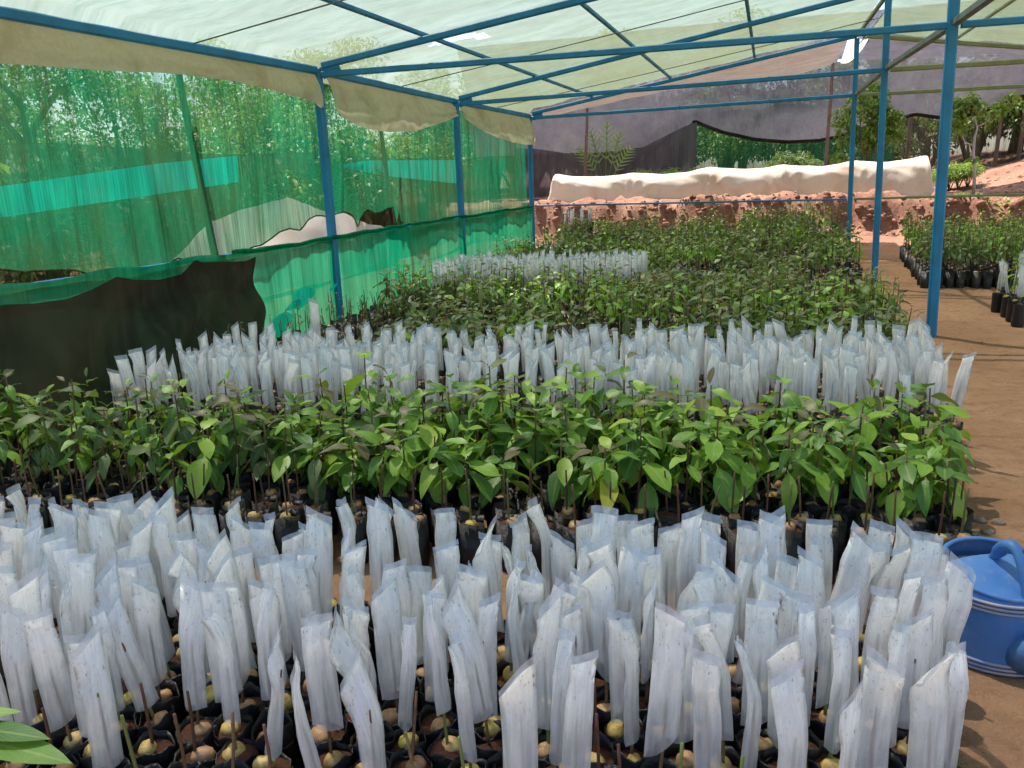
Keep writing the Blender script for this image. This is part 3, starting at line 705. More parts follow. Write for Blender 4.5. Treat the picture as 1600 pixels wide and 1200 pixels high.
def leafy(x, y, z, r_, h, nl, size, mat, label, group, name='avocado_seedling', yellow=0, bronze=0.25):
    root = empty(name, (x, y, z), label, 'seedling', group)
    pr = r_.uniform(0, 6.28)
    add('pot_bag', me_of('pot_bag', r_.choice(POT)), root, Rz(pr)); add('soil', me_of('soil', r_.choice(SOIL)), root, Rz(pr))
    if r_.random() < 0.9:
        a = r_.uniform(0, 6.28)
        add('avocado_seed', me_of('avocado_seed', r_.choice(SEED)), root, Tr(0.013 * math.cos(a), 0.013 * math.sin(a), PH - 0.014) @ Rz(a) @ Sc(r_.uniform(0.85, 1.1)))
    sp_, (lx, ly) = leafy_spec(r_, h, nl, size, mat, bronze)
    add('stem', me_of('stem', r_.choice(STEM)), root, stem_matrix(h + 0.02, lx, ly))
    for i, (key, vi, M) in enumerate(sp_):
        if i < yellow: key = 'leaf_yellow'
        add('leaf', leaf_mesh(LEAF[key][vi]), root, M)
    return root
def leafy_items(x, y, z, r_, h, nl, size, mat, out, bronze=0.2, seed=0.8):
    B = Tr(x, y, z); q = r_.random()
    out.append((r_.choice(POTLO), npm(B @ Rz(q * 6)), q)); out.append((SOIL[1], npm(B), q))
    if r_.random() < seed: out.append((r_.choice(SEEDLO), npm(B @ Tr(0.012 * math.cos(q * 6), 0.012 * math.sin(q * 6), PH - 0.014)), r_.random()))
    sp_, (lx, ly) = leafy_spec(r_, h, nl, size, mat, bronze)
    out.append((STEM[r_.randrange(3)], npm(B @ stem_matrix(h + 0.02, lx, ly)), q))
    for key, vi, M in sp_: out.append((LEAFLO[key][vi], npm(B @ M), r_.random()))

SK = 0.16                                                            # the rows run slightly askew to the wall
def rows(c0, c1, dx, dc, x0, x1, jit, r_):
    k = 0; c = c0
    while c <= c1:
        x = x0(c) if callable(x0) else x0; x += (k % 2) * dx * 0.5; xe = x1(c) if callable(x1) else x1
        while x <= xe:
            yield x + r_.gauss(0, jit), c + SK * x + r_.gauss(0, jit), c
            x += dx
        c += dc; k += 1

# ------------------------------------------------------------------ bed of sleeved seedlings nearest the aisle can
ORD = ['zeroth', 'first', 'second', 'third', 'fourth', 'fifth', 'sixth', 'seventh', 'eighth', 'ninth', 'tenth', 'eleventh', 'twelfth', 'thirteenth', 'fourteenth', 'fifteenth', 'sixteenth', 'seventeenth', 'eighteenth', 'nineteenth']
def nth(n):
    if n < 20: return ORD[n]
    tens = {2: 'twent', 3: 'thirt', 4: 'fort', 5: 'fift'}[n // 10]
    return tens + 'ieth' if n % 10 == 0 else tens + 'y-' + ORD[n % 10]
def numbered(gen):
    """adds to each spot its row from the front and its place in the row counted from the aisle"""
    L_ = list(gen); cs = sorted(set(round(c, 4) for _, _, c in L_)); out = []
    for ri, c in enumerate(cs):
        row = sorted([p for p in L_ if round(p[2], 4) == c], key=lambda p: -p[0])
        out += [(x, y, cc, ri, len(cs), k + 1) for k, (x, y, cc) in enumerate(row)]
    return out
r1 = random.Random(11); spots = []
for x, y, c, ri, nr, k in numbered(rows(1.15, 1.77, 0.086, 0.077, -2.7, lambda c: 0.29 + 0.22 * (c - 1.15), 0.009, r1)):
    if seen((x, y, 0.40), 30): spots.append((x, y, c, ri, nr, k))
spots.sort(key=lambda s_: s_[0] ** 2 + s_[1] ** 2)
print('near spots', len(spots))
GA = 'sleeved seedlings beside the watering can'
LIMIT = 300
rest = []
for i, (x, y, c, ri, nr, k) in enumerate(spots):
    has = r1.random() < (0.45 if ri == 0 else 0.75 if ri == 1 else 0.9)
    where = '%s from the aisle in row %s before the green seedlings' % (nth(k), nth(nr - ri))
    if i < LIMIT: grafted(x, y, r1, ('plastic sleeved seedling, ' if has else 'unsleeved bag with seed, ') + where, GA if has else 'bags without sleeves', has)
    else: grafted_items(x, y, 0, r1, rest, has)
if rest: tag(add('sleeved_seedling_rows', join('rest', rest)), 'far rows of sleeved grafted seedlings in the bed beside the watering can', 'seedlings', None, 'stuff')

# ------------------------------------------------------------------ green leafy bed
r2 = random.Random(23); GB = 'green seedlings between the sleeved beds'
nb_ = 0; pots_only = []
for x, y, c, ri, nr, k in numbered(rows(2.33, 3.12, 0.102, 0.098, -3.2, lambda c: 0.58, 0.010, r2)):
    if not seen((x, y, 0.35), 40): continue
    clump = 0.5 + 1.3 * vnoise(x * 2.1 + 4, y * 2.1)
    if ri < 2 or r2.random() > 0.74 + 0.3 * (clump - 0.5):
        q = []; grafted_items(x, y, 0, r2, q, False); pots_only += q; continue
    h = max(0.10, 0.17 + 0.07 * clump + r2.gauss(0, 0.045))
    if x < -2.1: h += 0.05
    sz = 0.140 * r2.uniform(0.8, 1.2) * (0.82 if x < -1.9 else 1.0)
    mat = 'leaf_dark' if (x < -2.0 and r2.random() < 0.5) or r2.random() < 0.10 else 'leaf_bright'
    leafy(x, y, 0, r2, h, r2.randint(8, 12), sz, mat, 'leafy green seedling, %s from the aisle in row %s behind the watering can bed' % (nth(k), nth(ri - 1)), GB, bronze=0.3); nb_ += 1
print('green', nb_)
yx, yy_ = at_z(945, 790, 0.17)[:2]
leafy(yx, yy_, 0, r2, 0.20, 10, 0.15, 'leaf_bright', 'leafy seedling with long yellow leaves hanging over the sleeved bed', None, yellow=3)
# a few overhanging the aisle
for k, (px, py) in enumerate(((1440, 800), (1475, 800), (1410, 790))):
    p = at_z(px, py, 0.17)
    leafy(p[0], p[1], 0, r2, 0.17, 9, 0.14, 'leaf_bright', 'leafy seedling leaning over the soil aisle at the end of its bed, ' + ('middle one', 'outermost one', 'innermost one')[k], 'seedlings at the aisle end')
tag(add('empty_bag_rows', join('potsonly', pots_only)), 'black bags with sprouting avocado seeds between the leafy seedlings', 'seedlings', None, 'stuff')

# ------------------------------------------------------------------ second sleeved bed
r3 = random.Random(31); it = []; n2 = 0
for x, y, c, ri, nr, k in numbered(rows(3.42, 4.30, 0.094, 0.098, lambda c: -2.95 + 0.15 * (c - 3.4), lambda c: 0.62 + 0.06 * c * 0.5, 0.010, r3)):
    if ri < 2 and n2 < 95 and seen((x, y, 0.3), 10):
        n2 += 1; grafted(x, y, r3, 'plastic sleeved seedling, %s from the aisle in row %s behind the green seedlings' % (nth(k), nth(ri + 1)), 'front rows of the second sleeved bed', True); continue
    grafted_items(x, y, 0, r3, it, r3.random() < 0.92)
tag(add('sleeved_seedling_bed', join('bed2', it)), 'second bed of sleeved grafted seedlings behind the leafy green ones', 'seedlings', None, 'stuff')
p = at_z(497, 548, 0.2)
o = grafted(p[0], p[1], r3, 'lone sleeved seedling standing tall among bare bags near the green lower net', None, True)
o.scale = (1, 1, 1.15)
p = at_z(1425, 690, 0.17)
o = grafted(p[0] - 0.03, p[1], r3, 'sleeved seedling with a white paper tag at the aisle end of the second sleeved bed', None, True)
pb = MB('paper'); pb.grid([[(x - 0.025, -0.02 + 0.004 * math.sin(x * 90), z + 0.34 - x * 0.3) for x in (0, 0.025, 0.05)] for z in (0, 0.02, 0.04)]); add('paper_tag', pb, o)

# ------------------------------------------------------------------ darker leafy beds up to the bank
r4 = random.Random(47); it = []; thin = []; ind = 0
for x, y, c, ri, nr, k in numbered(rows(4.62, 14.4, 0.118, 0.122, -3.28, lambda c: 0.84 if c < 7.2 else (0.60 if c < 8.6 else 0.86), 0.018, r4)):
    if y > 13.75 - 0.25 * abs(vnoise(x, 3)): continue
    if 8.55 < c < 8.8: continue                                      # cross path
    if 6.62 < c < 6.85 and x > -0.4: continue
    if 7.75 < c < 8.5 and -3.3 < x < -1.15: continue                 # third, small sleeved block
    gz = ground_z(x, y) if y > 12 else 0
    if x < -2.75 + (5.8 - c) * 0.45 and c < 6.6:
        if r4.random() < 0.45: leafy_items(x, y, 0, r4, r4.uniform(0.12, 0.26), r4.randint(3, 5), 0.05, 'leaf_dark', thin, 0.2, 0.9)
        else: grafted_items(x, y, 0, r4, thin, False)
        continue
    cl_ = vnoise(x * 1.3, y * 1.3)
    if vnoise(x * 3.1 + 7, y * 2.3) < -0.17 or r4.random() < 0.16 or (c - 4.62) % 1.35 < 0.12: grafted_items(x, y, gz, r4, it, False); continue
    back = smooth01((y - 9) / 3)
    h = max(0.07, 0.17 + 0.22 * cl_ + r4.gauss(0, 0.055) + 0.14 * back); s_ = r4.uniform(0.088, 0.138); nl = r4.randint(6, 10)
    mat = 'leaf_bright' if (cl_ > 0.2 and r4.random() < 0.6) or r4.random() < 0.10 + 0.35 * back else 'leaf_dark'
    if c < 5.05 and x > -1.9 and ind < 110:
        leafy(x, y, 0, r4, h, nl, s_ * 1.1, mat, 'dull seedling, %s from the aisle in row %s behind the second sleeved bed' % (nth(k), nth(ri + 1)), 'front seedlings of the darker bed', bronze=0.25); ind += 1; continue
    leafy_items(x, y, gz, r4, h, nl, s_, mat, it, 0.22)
tag(add('dark_seedling_bed', join('bed3', it)), 'wide bed of dull green avocado seedlings reaching back to the red bank', 'seedlings', None, 'stuff')
tag(add('thin_seedling_rows', join('bed3t', thin)), 'sparse thin seedlings and bare bags along the foot of the green lower net', 'seedlings', None, 'stuff')
it = []
for x, y, c in rows(7.78, 8.48, 0.092, 0.10, -3.25, -1.2, 0.012, r4): grafted_items(x, y, 0, r4, it, r4.random() < 0.95)
tag(add('sleeved_seedling_block', join('bed4', it)), 'small far block of sleeved seedlings surrounded by the dull green seedlings', 'seedlings', None, 'stuff')
it = []
for k in range(9): grafted_items(-3.35 + k * 0.055 + r4.gauss(0, .02), 13.3 + r4.gauss(0, .08), 0.22, r4, it, True)
tag(add('sleeved_seedling_cluster', join('bed5', it)), 'tiny cluster of white sleeves in front of the red bank', 'seedlings', None, 'stuff')

# ------------------------------------------------------------------ beds across the aisle
r5 = random.Random(59); it = []
for x, y, c in rows(8.72, 11.6, 0.108, 0.115, lambda c: 1.42 + 0.06 * (c - 8.7), 4.6, 0.012, r5):
    y = y - SK * x + 0.03 * x
    cl_ = vnoise(x * 1.2 + 9, y * 1.2); h = max(0.18, 0.34 + 0.14 * cl_ + r5.gauss(0, 0.05))
    leafy_items(x, y, 0, r5, h, r5.randint(8, 11), r5.uniform(0.075, 0.10), 'leaf_bright' if cl_ > -0.12 else 'leaf_dark', it, 0.12)
tag(add('aisle_seedling_bed', join('bed6', it)), 'tall green seedling bed in black bags across the soil aisle', 'seedlings', None, 'stuff')
def nr_col(x): return int((x - 1.68) / 0.105) + 1
for x, y, c, ri, nr, k in numbered(rows(6.72, 7.5, 0.105, 0.105, 1.74, 2.6, 0.008, r5)):
    pl = 'column %s, row %s' % (nth(nr_col(x)), nth(ri + 1))
    y = y - SK * x
    if not seen((x, y, 0.3), 10): continue
    tall = r5.random() < 0.5
    if tall: leafy(x, y, 0, r5, 0.30, 8, 0.09, 'leaf_bright', 'tall leafy seedling in the small block across the aisle, ' + pl, 'leafy bags across the aisle')
    else: grafted(x, y, r5, 'sleeved seedling in the small block across the aisle, ' + pl, 'sleeved bags across the aisle', True)

# seedling at the photographer's feet, leaves reaching into the picture
tg = [at_z(42, 1136, 0.40), at_z(85, 1168, 0.40), at_z(117, 1194, 0.40)]
fxx, fyy = tg[1][0] - 0.20, tg[1][1] - 0.02
NARROW = leaf_mb('leaf_bright', 8, 0.20, 0.10, .1, .005, 0)
fx = empty('avocado_seedling', (fxx, fyy, 0), 'tall seedling with broad bright leaves at the near corner of the sleeved bed', 'seedling')
add('pot_bag', me_of('pot_bag', POT[0]), fx); add('soil', me_of('soil', SOIL[0]), fx); add('stem', me_of('stem', STEM[0]), fx, stem_matrix(0.28, 0, 0))
for tgt, dz in zip(tg, (0.03, 0.015, 0.0)):
    d_ = Vector((tgt[0] - fxx, tgt[1] - fyy, 0)); a = math.atan2(d_.y, d_.x)
    add('leaf', leaf_mesh(NARROW), fx, Tr(0, 0, 0.395 + dz) @ Rz(a) @ Ry(0.0) @ Rx(0.1) @ Sc(d_.length * 1.0))
for k in range(4): add('leaf', leaf_mesh(LEAF['leaf_bright'][k % 4]), fx, Tr(0, 0, 0.37) @ Rz(2.4 + k * 0.8) @ Ry(0.2) @ Sc(0.15))

# ------------------------------------------------------------------ watering can
cp = at_z(1545, 1008, 0)
wc = empty('watering_can', (cp[0], cp[1], 0), 'worn blue plastic watering can standing on the soil aisle beside the sleeved bed', 'watering can')
wc.scale = (1, 1, 0.9); CR, CH = 0.142, 0.235
rot_s = math.radians(-70)                                           # towards the spout
def ring(r, z, n=40): return [(r * math.cos(2 * math.pi * k / n), r * math.sin(2 * math.pi * k / n), z) for k in range(n)]
b = MB('can_blue'); prof = [(0.02, 0.0), (CR * 0.97, 0.0), (CR * 1.0, 0.008), (CR * 1.02, 0.035), (CR * 1.0, 0.10), (CR * 0.97, 0.18), (CR * 0.95, 0.205)]
b.grid([ring(r, z) for r, z in prof], closed=True); body = add('body', b, wc)
for z, r in ((0.012, 1.025), (0.024, 1.032), (0.036, 1.036), (0.182, 0.985), (0.193, 0.98), (0.204, 0.975)):
    q = MB('can_rib'); q.tube(ring(CR * r, z, 40) + [ring(CR * r, z, 40)[0]], 0.0042, 6, cap=False); add('rib', q, body)
# hood over the spout half, open behind: the rim rises away from the spout
b = MB('can_blue'); R_ = []
def hood(a, s):
    d_ = math.cos(a - rot_s); rim = 0.048 * (0.5 - 0.5 * d_)        # rim higher at the back
    r = CR * 0.95 * (1 - 0.07 * s); return r, 0.205 + rim * s + 0.010 * s
for s in (0, 0.35, 0.7, 1.0): R_.append([(hood(a, s)[0] * math.cos(a), hood(a, s)[0] * math.sin(a), hood(a, s)[1]) for a in [2 * math.pi * k / 40 for k in range(40)]])
b.grid(R_, closed=True); add('shoulder', b, wc)
b = MB('can_blue'); dx_, dy_ = math.cos(rot_s), math.sin(rot_s); lid = []
for i in range(9):                                                   # slanting cover, ends in a straight edge
    u = 1.0 - i / 8 * 1.28; row = []
    hw = math.sqrt(max(0.0, 1 - u * u)) * 0.985
    for j in range(11):
        w = -hw + 2 * hw * j / 10; rr_ = CR * 0.885
        a = math.atan2(w, u); zr = 0.215 + 0.048 * (0.5 - 0.5 * u)
        row.append((rr_ * (u * dx_ - w * dy_), rr_ * (u * dy_ + w * dx_), zr + 0.022 * (1 - w * w) * (1 - max(0, u) ** 2) - 0.004))
    lid.append(row)
b.grid(lid); add('cover', b, wc)
rim = [(hood(a, 1)[0] * math.cos(a), hood(a, 1)[0] * math.sin(a), hood(a, 1)[1]) for a in [2 * math.pi * k / 40 for k in range(41)]]
b = MB('can_blue'); b.tube(rim, 0.0065, 7, cap=False); add('rim', b, wc)
b = MB('can_inside'); b.grid([ring(CR * 0.86, 0.21), ring(CR * 0.86, 0.10), ring(0.01, 0.10)], closed=True); add('inside', b, wc)
b = MB('can_blue'); hp = []                                          # top handle arching forward to the spout side
for k in range(17):
    q = k / 16; u = -0.18 + 1.16 * q; z = 0.252 + 0.075 * math.sin(math.pi * min(1, q * 1.25)) if q < 0.8 else 0.252 - (q - 0.8) / 0.2 * 0.075
    if q >= 0.62: u = -0.18 + 1.16 * 0.62 + (q - 0.62) * 0.95
    hp.append((CR * u * dx_, CR * u * dy_, z))
hp = [Vector(p) for p in hp]
b.tube(hp, [0.017 if 0.1 < k / 16 < 0.5 else 0.012 for k in range(17)], 10); add('handle', b, wc)
b = MB('can_blue'); s0 = Vector((CR * 0.80 * dx_, CR * 0.80 * dy_, 0.055)); sd = Vector((dx_ * 0.80, dy_ * 0.80, 0.0))
b.tube([s0 + sd * (0.36 * q) + Vector((0, 0, 0.22 * q)) for q in (0, 0.15, 0.4, 0.7, 1.0)], [0.055, 0.046, 0.034, 0.026, 0.022], 14); sp_o = add('spout', b, wc)
b = MB('can_blue'); e0 = s0 + sd * 0.36 + Vector((0, 0, 0.22)); dr = (sd * 0.36 + Vector((0, 0, 0.22))).normalized()
b.tube([e0 - dr * 0.005, e0 + dr * 0.03, e0 + dr * 0.045, e0 + dr * 0.05], [0.023, 0.045, 0.05, 0.046], 14); add('rose', b, sp_o)

# ------------------------------------------------------------------ bits on the soil
it = []; r6 = random.Random(71); sb = []
for s in range(4):
    q = MB('stone'); rr_ = random.Random(s); rws = []
    for i in range(6):
        th = math.pi * i / 5; rws.append([(math.sin(th) * math.cos(a) * rr_.uniform(.75, 1.1), math.sin(th) * math.sin(a) * rr_.uniform(.6, 1), 0.6 * math.cos(th) * rr_.uniform(.8, 1.1)) for a in [2 * math.pi * k / 8 for k in range(8)]])
    q.grid(rws, closed=True); sb.append(q)
for k in range(700):
    x, y = r6.uniform(0.45, 2.4), r6.uniform(1.2, 9.5); s = 0.003 + 0.010 * r6.random() ** 3
    it.append((r6.choice(sb), npm(Tr(x, y, ground_z(x, y)) @ Rz(r6.uniform(0, 6)) @ Sc(s)), r6.random()))
for k in range(26):
    x, y = r6.uniform(0.55, 0.95), r6.uniform(2.1, 3.0); s = r6.uniform(0.01, 0.028)
    it.append((r6.choice(sb), npm(Tr(x, y, ground_z(x, y)) @ Rz(r6.uniform(0, 6)) @ Sc(s)), r6.random()))
for k in range(500):
    x, y = r6.uniform(-4, 6), r6.uniform(13.6, 18); s = 0.008 + 0.03 * r6.random() ** 3
    it.append((r6.choice(sb), npm(Tr(x, y, ground_z(x, y)) @ Rz(r6.uniform(0, 6)) @ Sc(s)), r6.random()))
cb = []
for q in sb:
    w = MB('bank_soil'); w.v, w.f, w.uv, w.m = q.v, q.f, q.uv, ['bank_soil'] * len(q.f); cb.append(w)
for k in range(1100):
    x, y = r6.uniform(-4.6, 5.5), r6.gauss(14.32, 0.16); s = 0.015 + 0.075 * r6.random() ** 2.5
    it.append((r6.choice(cb), npm(Tr(x, y, ground_z(x, y) - 0.2 * s) @ Rz(r6.uniform(0, 6)) @ Rx(r6.gauss(0, .5)) @ Sc(s)), r6.random()))
for k in range(500):
    x, y = r6.uniform(2.6, 6.5), r6.uniform(15.0, 18.6); s = 0.015 + 0.06 * r6.random() ** 3
    it.append((r6.choice(cb), npm(Tr(x, y, ground_z(x, y) - 0.2 * s) @ Rz(r6.uniform(0, 6)) @ Sc(s)), r6.random()))
tag(add('gravel', join('gravel', it)), 'small stones and clods scattered over the red soil', 'gravel', None, 'stuff')

# ------------------------------------------------------------------ low tunnel under cream cloth, on the bank
hoops = [(-4.02, 1.235), (-2.55, 1.20), (-1.15, 1.255), (0.10, 1.25), (1.25, 1.265), (2.33, 1.30)]
hx = [h[0] for h in hoops]; hz = [h[1] for h in hoops]
tb = MB('tunnel_cloth'); P = []
for x in np.linspace(-4.1, 2.45, 190):
    zt = float(np.interp(x, hx, hz)); i = max(0, min(len(hx) - 2, int(np.searchsorted(hx, x)) - 1)); q = np.clip((x - hx[i]) / (hx[i + 1] - hx[i]), 0, 1)
    sag = math.sin(math.pi * q); zt -= 0.055 * sag; endk = smooth01(min(x + 4.1, 2.45 - x) / 0.10); col = []
    for j in range(41):
        s = j / 40; a = math.pi * s; cx = math.cos(a)
        yy = 15.45 - 0.52 * np.sign(cx) * abs(cx) ** 0.62; hgt = math.sin(a) ** 0.42 if 0 < s < 1 else 0
        base = 0.66
        f = math.sin(math.pi * s) * 0
        front = 1 - s * 2 if s < 0.5 else 0
        fd = (0.06 * sag * front ** 0.5 if front > 0 else 0) 
        di = math.sin((x + (q - 0.5) * 1.6 * front) * 5.0 + 5 * fbm(x * 0.9, s * 2)) * 0.018 * (0.2 + front) * (0.3 + abs(2 * q - 1)) + sum(0.030 * math.exp(-abs(x - hx_) * 1.0) * (abs(math.sin(5.5 * math.atan2(x - hx_, 0.10 + (1 - front) * 0.55) + hx_)) - 0.5) for hx_ in hx) * (front > 0) * min(1, 4 * front) * min(1, 4 * (1 - front)) + 0.07 * fbm(x * 1.3 + s * 2.5, s * 3) + 0.012 * fbm(x * 7 + 9 * s, s * 6)
        z = base + (zt - base) * hgt * (0.25 + 0.75 * endk) + 0.02 * fbm(x * 4, s * 4) * (hgt > 0)
        col.append((x, yy + fd + di, z))
    P.append(col)
tb.grid(P)
for e in (0, -1):
    n0 = len(tb.v); tb.v += P[e] + [(P[e][0][0], 15.45, 0.66)]; 
    for j in range(40): tb.face((n0 + j, n0 + j + 1, n0 + 41))
tag(add('low_tunnel', tb), 'long low tunnel draped in cream cloth on top of the red bank', 'tunnel')

# ------------------------------------------------------------------ nets behind the house
def quadsheet(fn, nu, nv): return [[fn(i / nu, j / nv) for j in range(nv + 1)] for i in range(nu + 1)]
ax_, az_ = [-4.2, -2.92, -1.73, 0.08, 0.72], [2.17, 2.32, 2.49, 2.57, 2.70]
def netA(u, v):
    x = -3.55 + (0.80 + 3.55) * u; z0 = EZ + 0.06 + (RZ - EZ) * u; x1 = -4.2 + 4.92 * u
    return (x + (x1 - x) * v, 12.02 + 2.0 * v, z0 + (float(np.interp(x1, ax_, az_)) - z0) * v - 0.05 * math.sin(math.pi * v) + 0.03 * fbm(x * 2, v * 3))
sheet('brown_shade_net', 'brown_net', quadsheet(netA, 50, 14), 'brownish shade net stretched back from the rear rafter', 'net')
def netA2(u, v):
    x = 1.04 + 4.5 * u; z0 = RZ + 0.02 - (RZ - EZ) * u
    return (x, 11.95 + 2.05 * v, z0 + (2.72 - 0.06 * u - z0) * v * (0.9) - 0.06 * math.sin(math.pi * v) + 0.05 * fbm(x * 1.6, v * 3) + (0.05 * v if u > .3 else 0))
sheet('purple_shade_net', 'purple_net', quadsheet(netA2, 40, 14), 'greyish purple shade net stretched back from the rear of the aisle roof', 'net')
sheet('sky_gap_flap', 'white_cloth', quadsheet(lambda u, v: (0.78 + 0.26 * u * (1 - 0.75 * v) + 0.02, 12.1 + 1.9 * v, RZ + 0.03 + (2.70 - RZ) * v - 0.10 * math.sin(math.pi * v) + 0.03 * math.sin(u * 6)), 6, 14),
      'added white cloth standing in for bright sky between the two rear shade nets', 'cloth')  # white sheet added in place of bright sky in the gap between the nets
hemx = [at_y(px, py, 17.0) for px, py in [(800, 243), (830, 240), (940, 238), (1020, 228), (1060, 205), (1086, 189), (1105, 198), (1130, 207), (1180, 218), (1230, 222), (1280, 219), (1310, 213), (1340, 203), (1400, 186), (1430, 178), (1475, 184), (1520, 178), (1560, 166), (1600, 150), (1700, 130)]]
HX = [p[0] for p in hemx]; HZ = [p[2] for p in hemx]
def netB(u, v):
    x = -6.2 + 12.6 * u; zb = float(np.interp(x, HX, HZ)); zt = 3.75
    return (x, 17.0 - 0.9 * (1 - v) + 0.10 * math.sin(v * 5 + x) + 0.08 * fbm(x * 1.5, v * 4), zt + (zb - zt) * v)
PB = quadsheet(netB, 160, 26)
nb_o = sheet('black_shade_net', 'purple_net', PB, 'large greyish black shade net sagging behind the cream tunnel', 'net')
hb = MB('black_cloth'); hb.tube([r[-1] for r in PB if r[-1][0] > -1.65], 0.035, 7); add('rolled_hem', hb, nb_o)
lx0, lx1 = at_y(835, 240, 16.6)[0], at_y(1089, 190, 16.6)[0]
def netC(u, v):
    x = -5.2 + (lx1 + 5.2) * u; top = float(np.interp(x, [at_y(p, 240, 16.6)[0] for p in (800, 835, 910, 1000, 1040, 1070, 1089)], [at_y(p, q, 16.6)[2] for p, q in ((800, 232), (835, 232), (910, 243), (1000, 232), (1040, 212), (1070, 197), (1089, 190))]))
    z = top + (0.70 - top) * v
    dr_ = 0.10 * math.sin(x * 9 + 3 * v) * smooth01((-3.4 - x) / 1.2) * v + 0.06 * math.sin((x + v * 0.9) * 7) * (0.3 + v) * 0.6
    return (x - 0.25 * v * smooth01((u - 0.8) / 0.2) * 0, 16.6 + dr_ + 0.05 * fbm(x * 2, v * 3), z)
nc = sheet('black_net_curtain', 'blacknet', quadsheet(netC, 110, 20), 'black net curtain hanging to the left behind the tunnel, pulled up to a peak', 'net')
sheet('green_net_fence', 'fence_green', quadsheet(lambda u, v: (-2.2 + 4.4 * u, 18.3 + 0.05 * fbm(u * 20, v * 5), 0.5 + 1.9 * v), 60, 10), 'dark green net fence under the sagging black net', 'fence')
sheet('olive_net_fence', 'fence_olive', quadsheet(lambda u, v: (1.75 + 8 * u, 19.3 + 0.05 * fbm(u * 30, v * 5), 0.5 + 2.6 * v), 70, 10), 'see-through olive net fence behind the white trunked tree', 'fence')
sheet('olive_net_fence', 'fence_olive', quadsheet(lambda u, v: (-8 + 5.9 * u, 18.6 + 0.05 * fbm(u * 30, v * 5), 0.4 + 2.6 * v), 50, 10), 'see-through olive net fence behind the black net curtain', 'fence')
a, b_ = at_y(912, 280, 16.1), at_y(918, 150, 16.1); pole((a[0], 16.1, 0.6), (b_[0], 16.1, b_[2]), 0.030, 'thin wooden pole behind the cream tunnel in front of the black net curtain')
a, b_ = at_y(1290, 262, 16.0), at_y(1301, 98, 16.0); pole((a[0], 16.0, 0.6), (b_[0], 16.0, b_[2]), 0.032, 'thin wooden pole rising from the tunnel to the added white flap')
for px in (1412, 1550, 1585):
    a = at_y(px, 290, 19.15); pole((a[0], 19.15, 0.7), (a[0] + 0.05, 19.15, 2.7), 0.04, 'dark post standing against the olive net fence', 'bark', 'post', 'fence_post', 'posts of the olive net fence')

# ------------------------------------------------------------------ trees
def crown_items(r_, blobs, n, size, key='leaf_tree', flat=0.7):
    out = []; tot = sum(b[3] ** 2 for b in blobs)
    for bx_, by_, bz_, br in blobs:
        for k in range(int(n * br ** 2 / tot)):
            d_ = Vector((r_.gauss(0, 1), r_.gauss(0, 1), r_.gauss(0, 1))).normalized() * br * (r_.random() ** 0.38)
            if vnoise(d_.x * 2.2 / br + bx_, d_.y * 2.2 / br + d_.z * 1.7 / br + by_) < -0.16: continue
            M = Tr(bx_ + d_.x, by_ + d_.y, bz_ + d_.z * flat) @ Rz(r_.uniform(0, 6.28)) @ Ry(r_.gauss(0.35, 0.5)) @ Rx(r_.gauss(0, 0.5)) @ Sc(size * r_.uniform(0.6, 1.3))
            out.append((TREELEAF[key][r_.randrange(2)], npm(M), r_.random()))
    return out
TREELEAF = {k: [leaf_mb(k, 2, 0.46, 0.3, .2, 0, 0, 0.02), leaf_mb(k, 2, 0.40, 0.5, .15, 0, 0, 0.02)] for k in ('leaf_tree', 'leaf_sun', 'leaf_dark')}
def tree_meshes(seed, h, spread, n, size, key='leaf_tree', low=0.15):
    r_ = random.Random(seed); tb_ = MB('bark'); blobs = []
    top = Vector((r_.gauss(0, .15), r_.gauss(0, .15), h * 0.72))
    tb_.tube([top * q + Vector((0.06 * math.sin(q * 5), 0.05 * math.sin(q * 4 + 1), 0)) for q in (0, .2, .4, .6, .8, 1)], [h * 0.032 * (1.25 - q) for q in (0, .2, .4, .6, .8, 1)], 8)
    for k in range(9):
        q = r_.uniform(low, 0.95); p0 = top * q; a = r_.uniform(0, 6.28); L_ = spread * r_.uniform(0.45, 0.95)
        p1 = p0 + Vector((math.cos(a) * L_, math.sin(a) * L_, r_.uniform(0.1, 0.3) * h))
        tb_.tube([p0, p0.lerp(p1, 0.5) + Vector((0, 0, 0.06 * h)), p1], [h * 0.014, h * 0.009, h * 0.004], 6)
        blobs.append((p1.x, p1.y, p1.z, spread * r_.uniform(0.35, 0.6)))
    blobs.append((top.x, top.y, h * 0.82, spread * 0.6))
    return tb_.mesh('trunk'), join('crown', crown_items(r_, blobs, n, size, key))
TM = [tree_meshes(101, 5.2, 2.0, 13000, 0.15, 'leaf_tree', 0.1), tree_meshes(102, 4.2, 1.8, 13000, 0.13, 'leaf_sun', 0.05), tree_meshes(103, 6.0, 2.2, 13000, 0.16, 'leaf_tree', 0.12)]
def tree(x, y, k, s, rz, label, group):
    o = empty('tree', (x, y, ground_z(x, y) - 0.05), label, 'tree', group, rz); o.scale = (s, s, s)
    add('trunk', TM[k][0], o); add('crown', TM[k][1], o)
r7 = random.Random(5)
for k, (x, y) in enumerate([(-9.0, 3.2), (-9.2, 5.6), (-9.0, 8.3), (-9.4, 11.0), (-9.0, 13.6), (-9.6, 16.2), (-11.5, 4.4), (-11.8, 7.2), (-11.6, 10), (-11.9, 13), (-12, 16), (-11.6, 19)]):
    tree(x, y, k % 3, r7.uniform(0.52, 0.62) * (1.0 if k < 6 else 1.15) * (1.1, 1.3, 0.95)[k % 3], r7.uniform(0, 6), 'leafy tree seen through the green side net, %s beyond the outer fence' % nth(k + 1), 'trees beyond the side net')
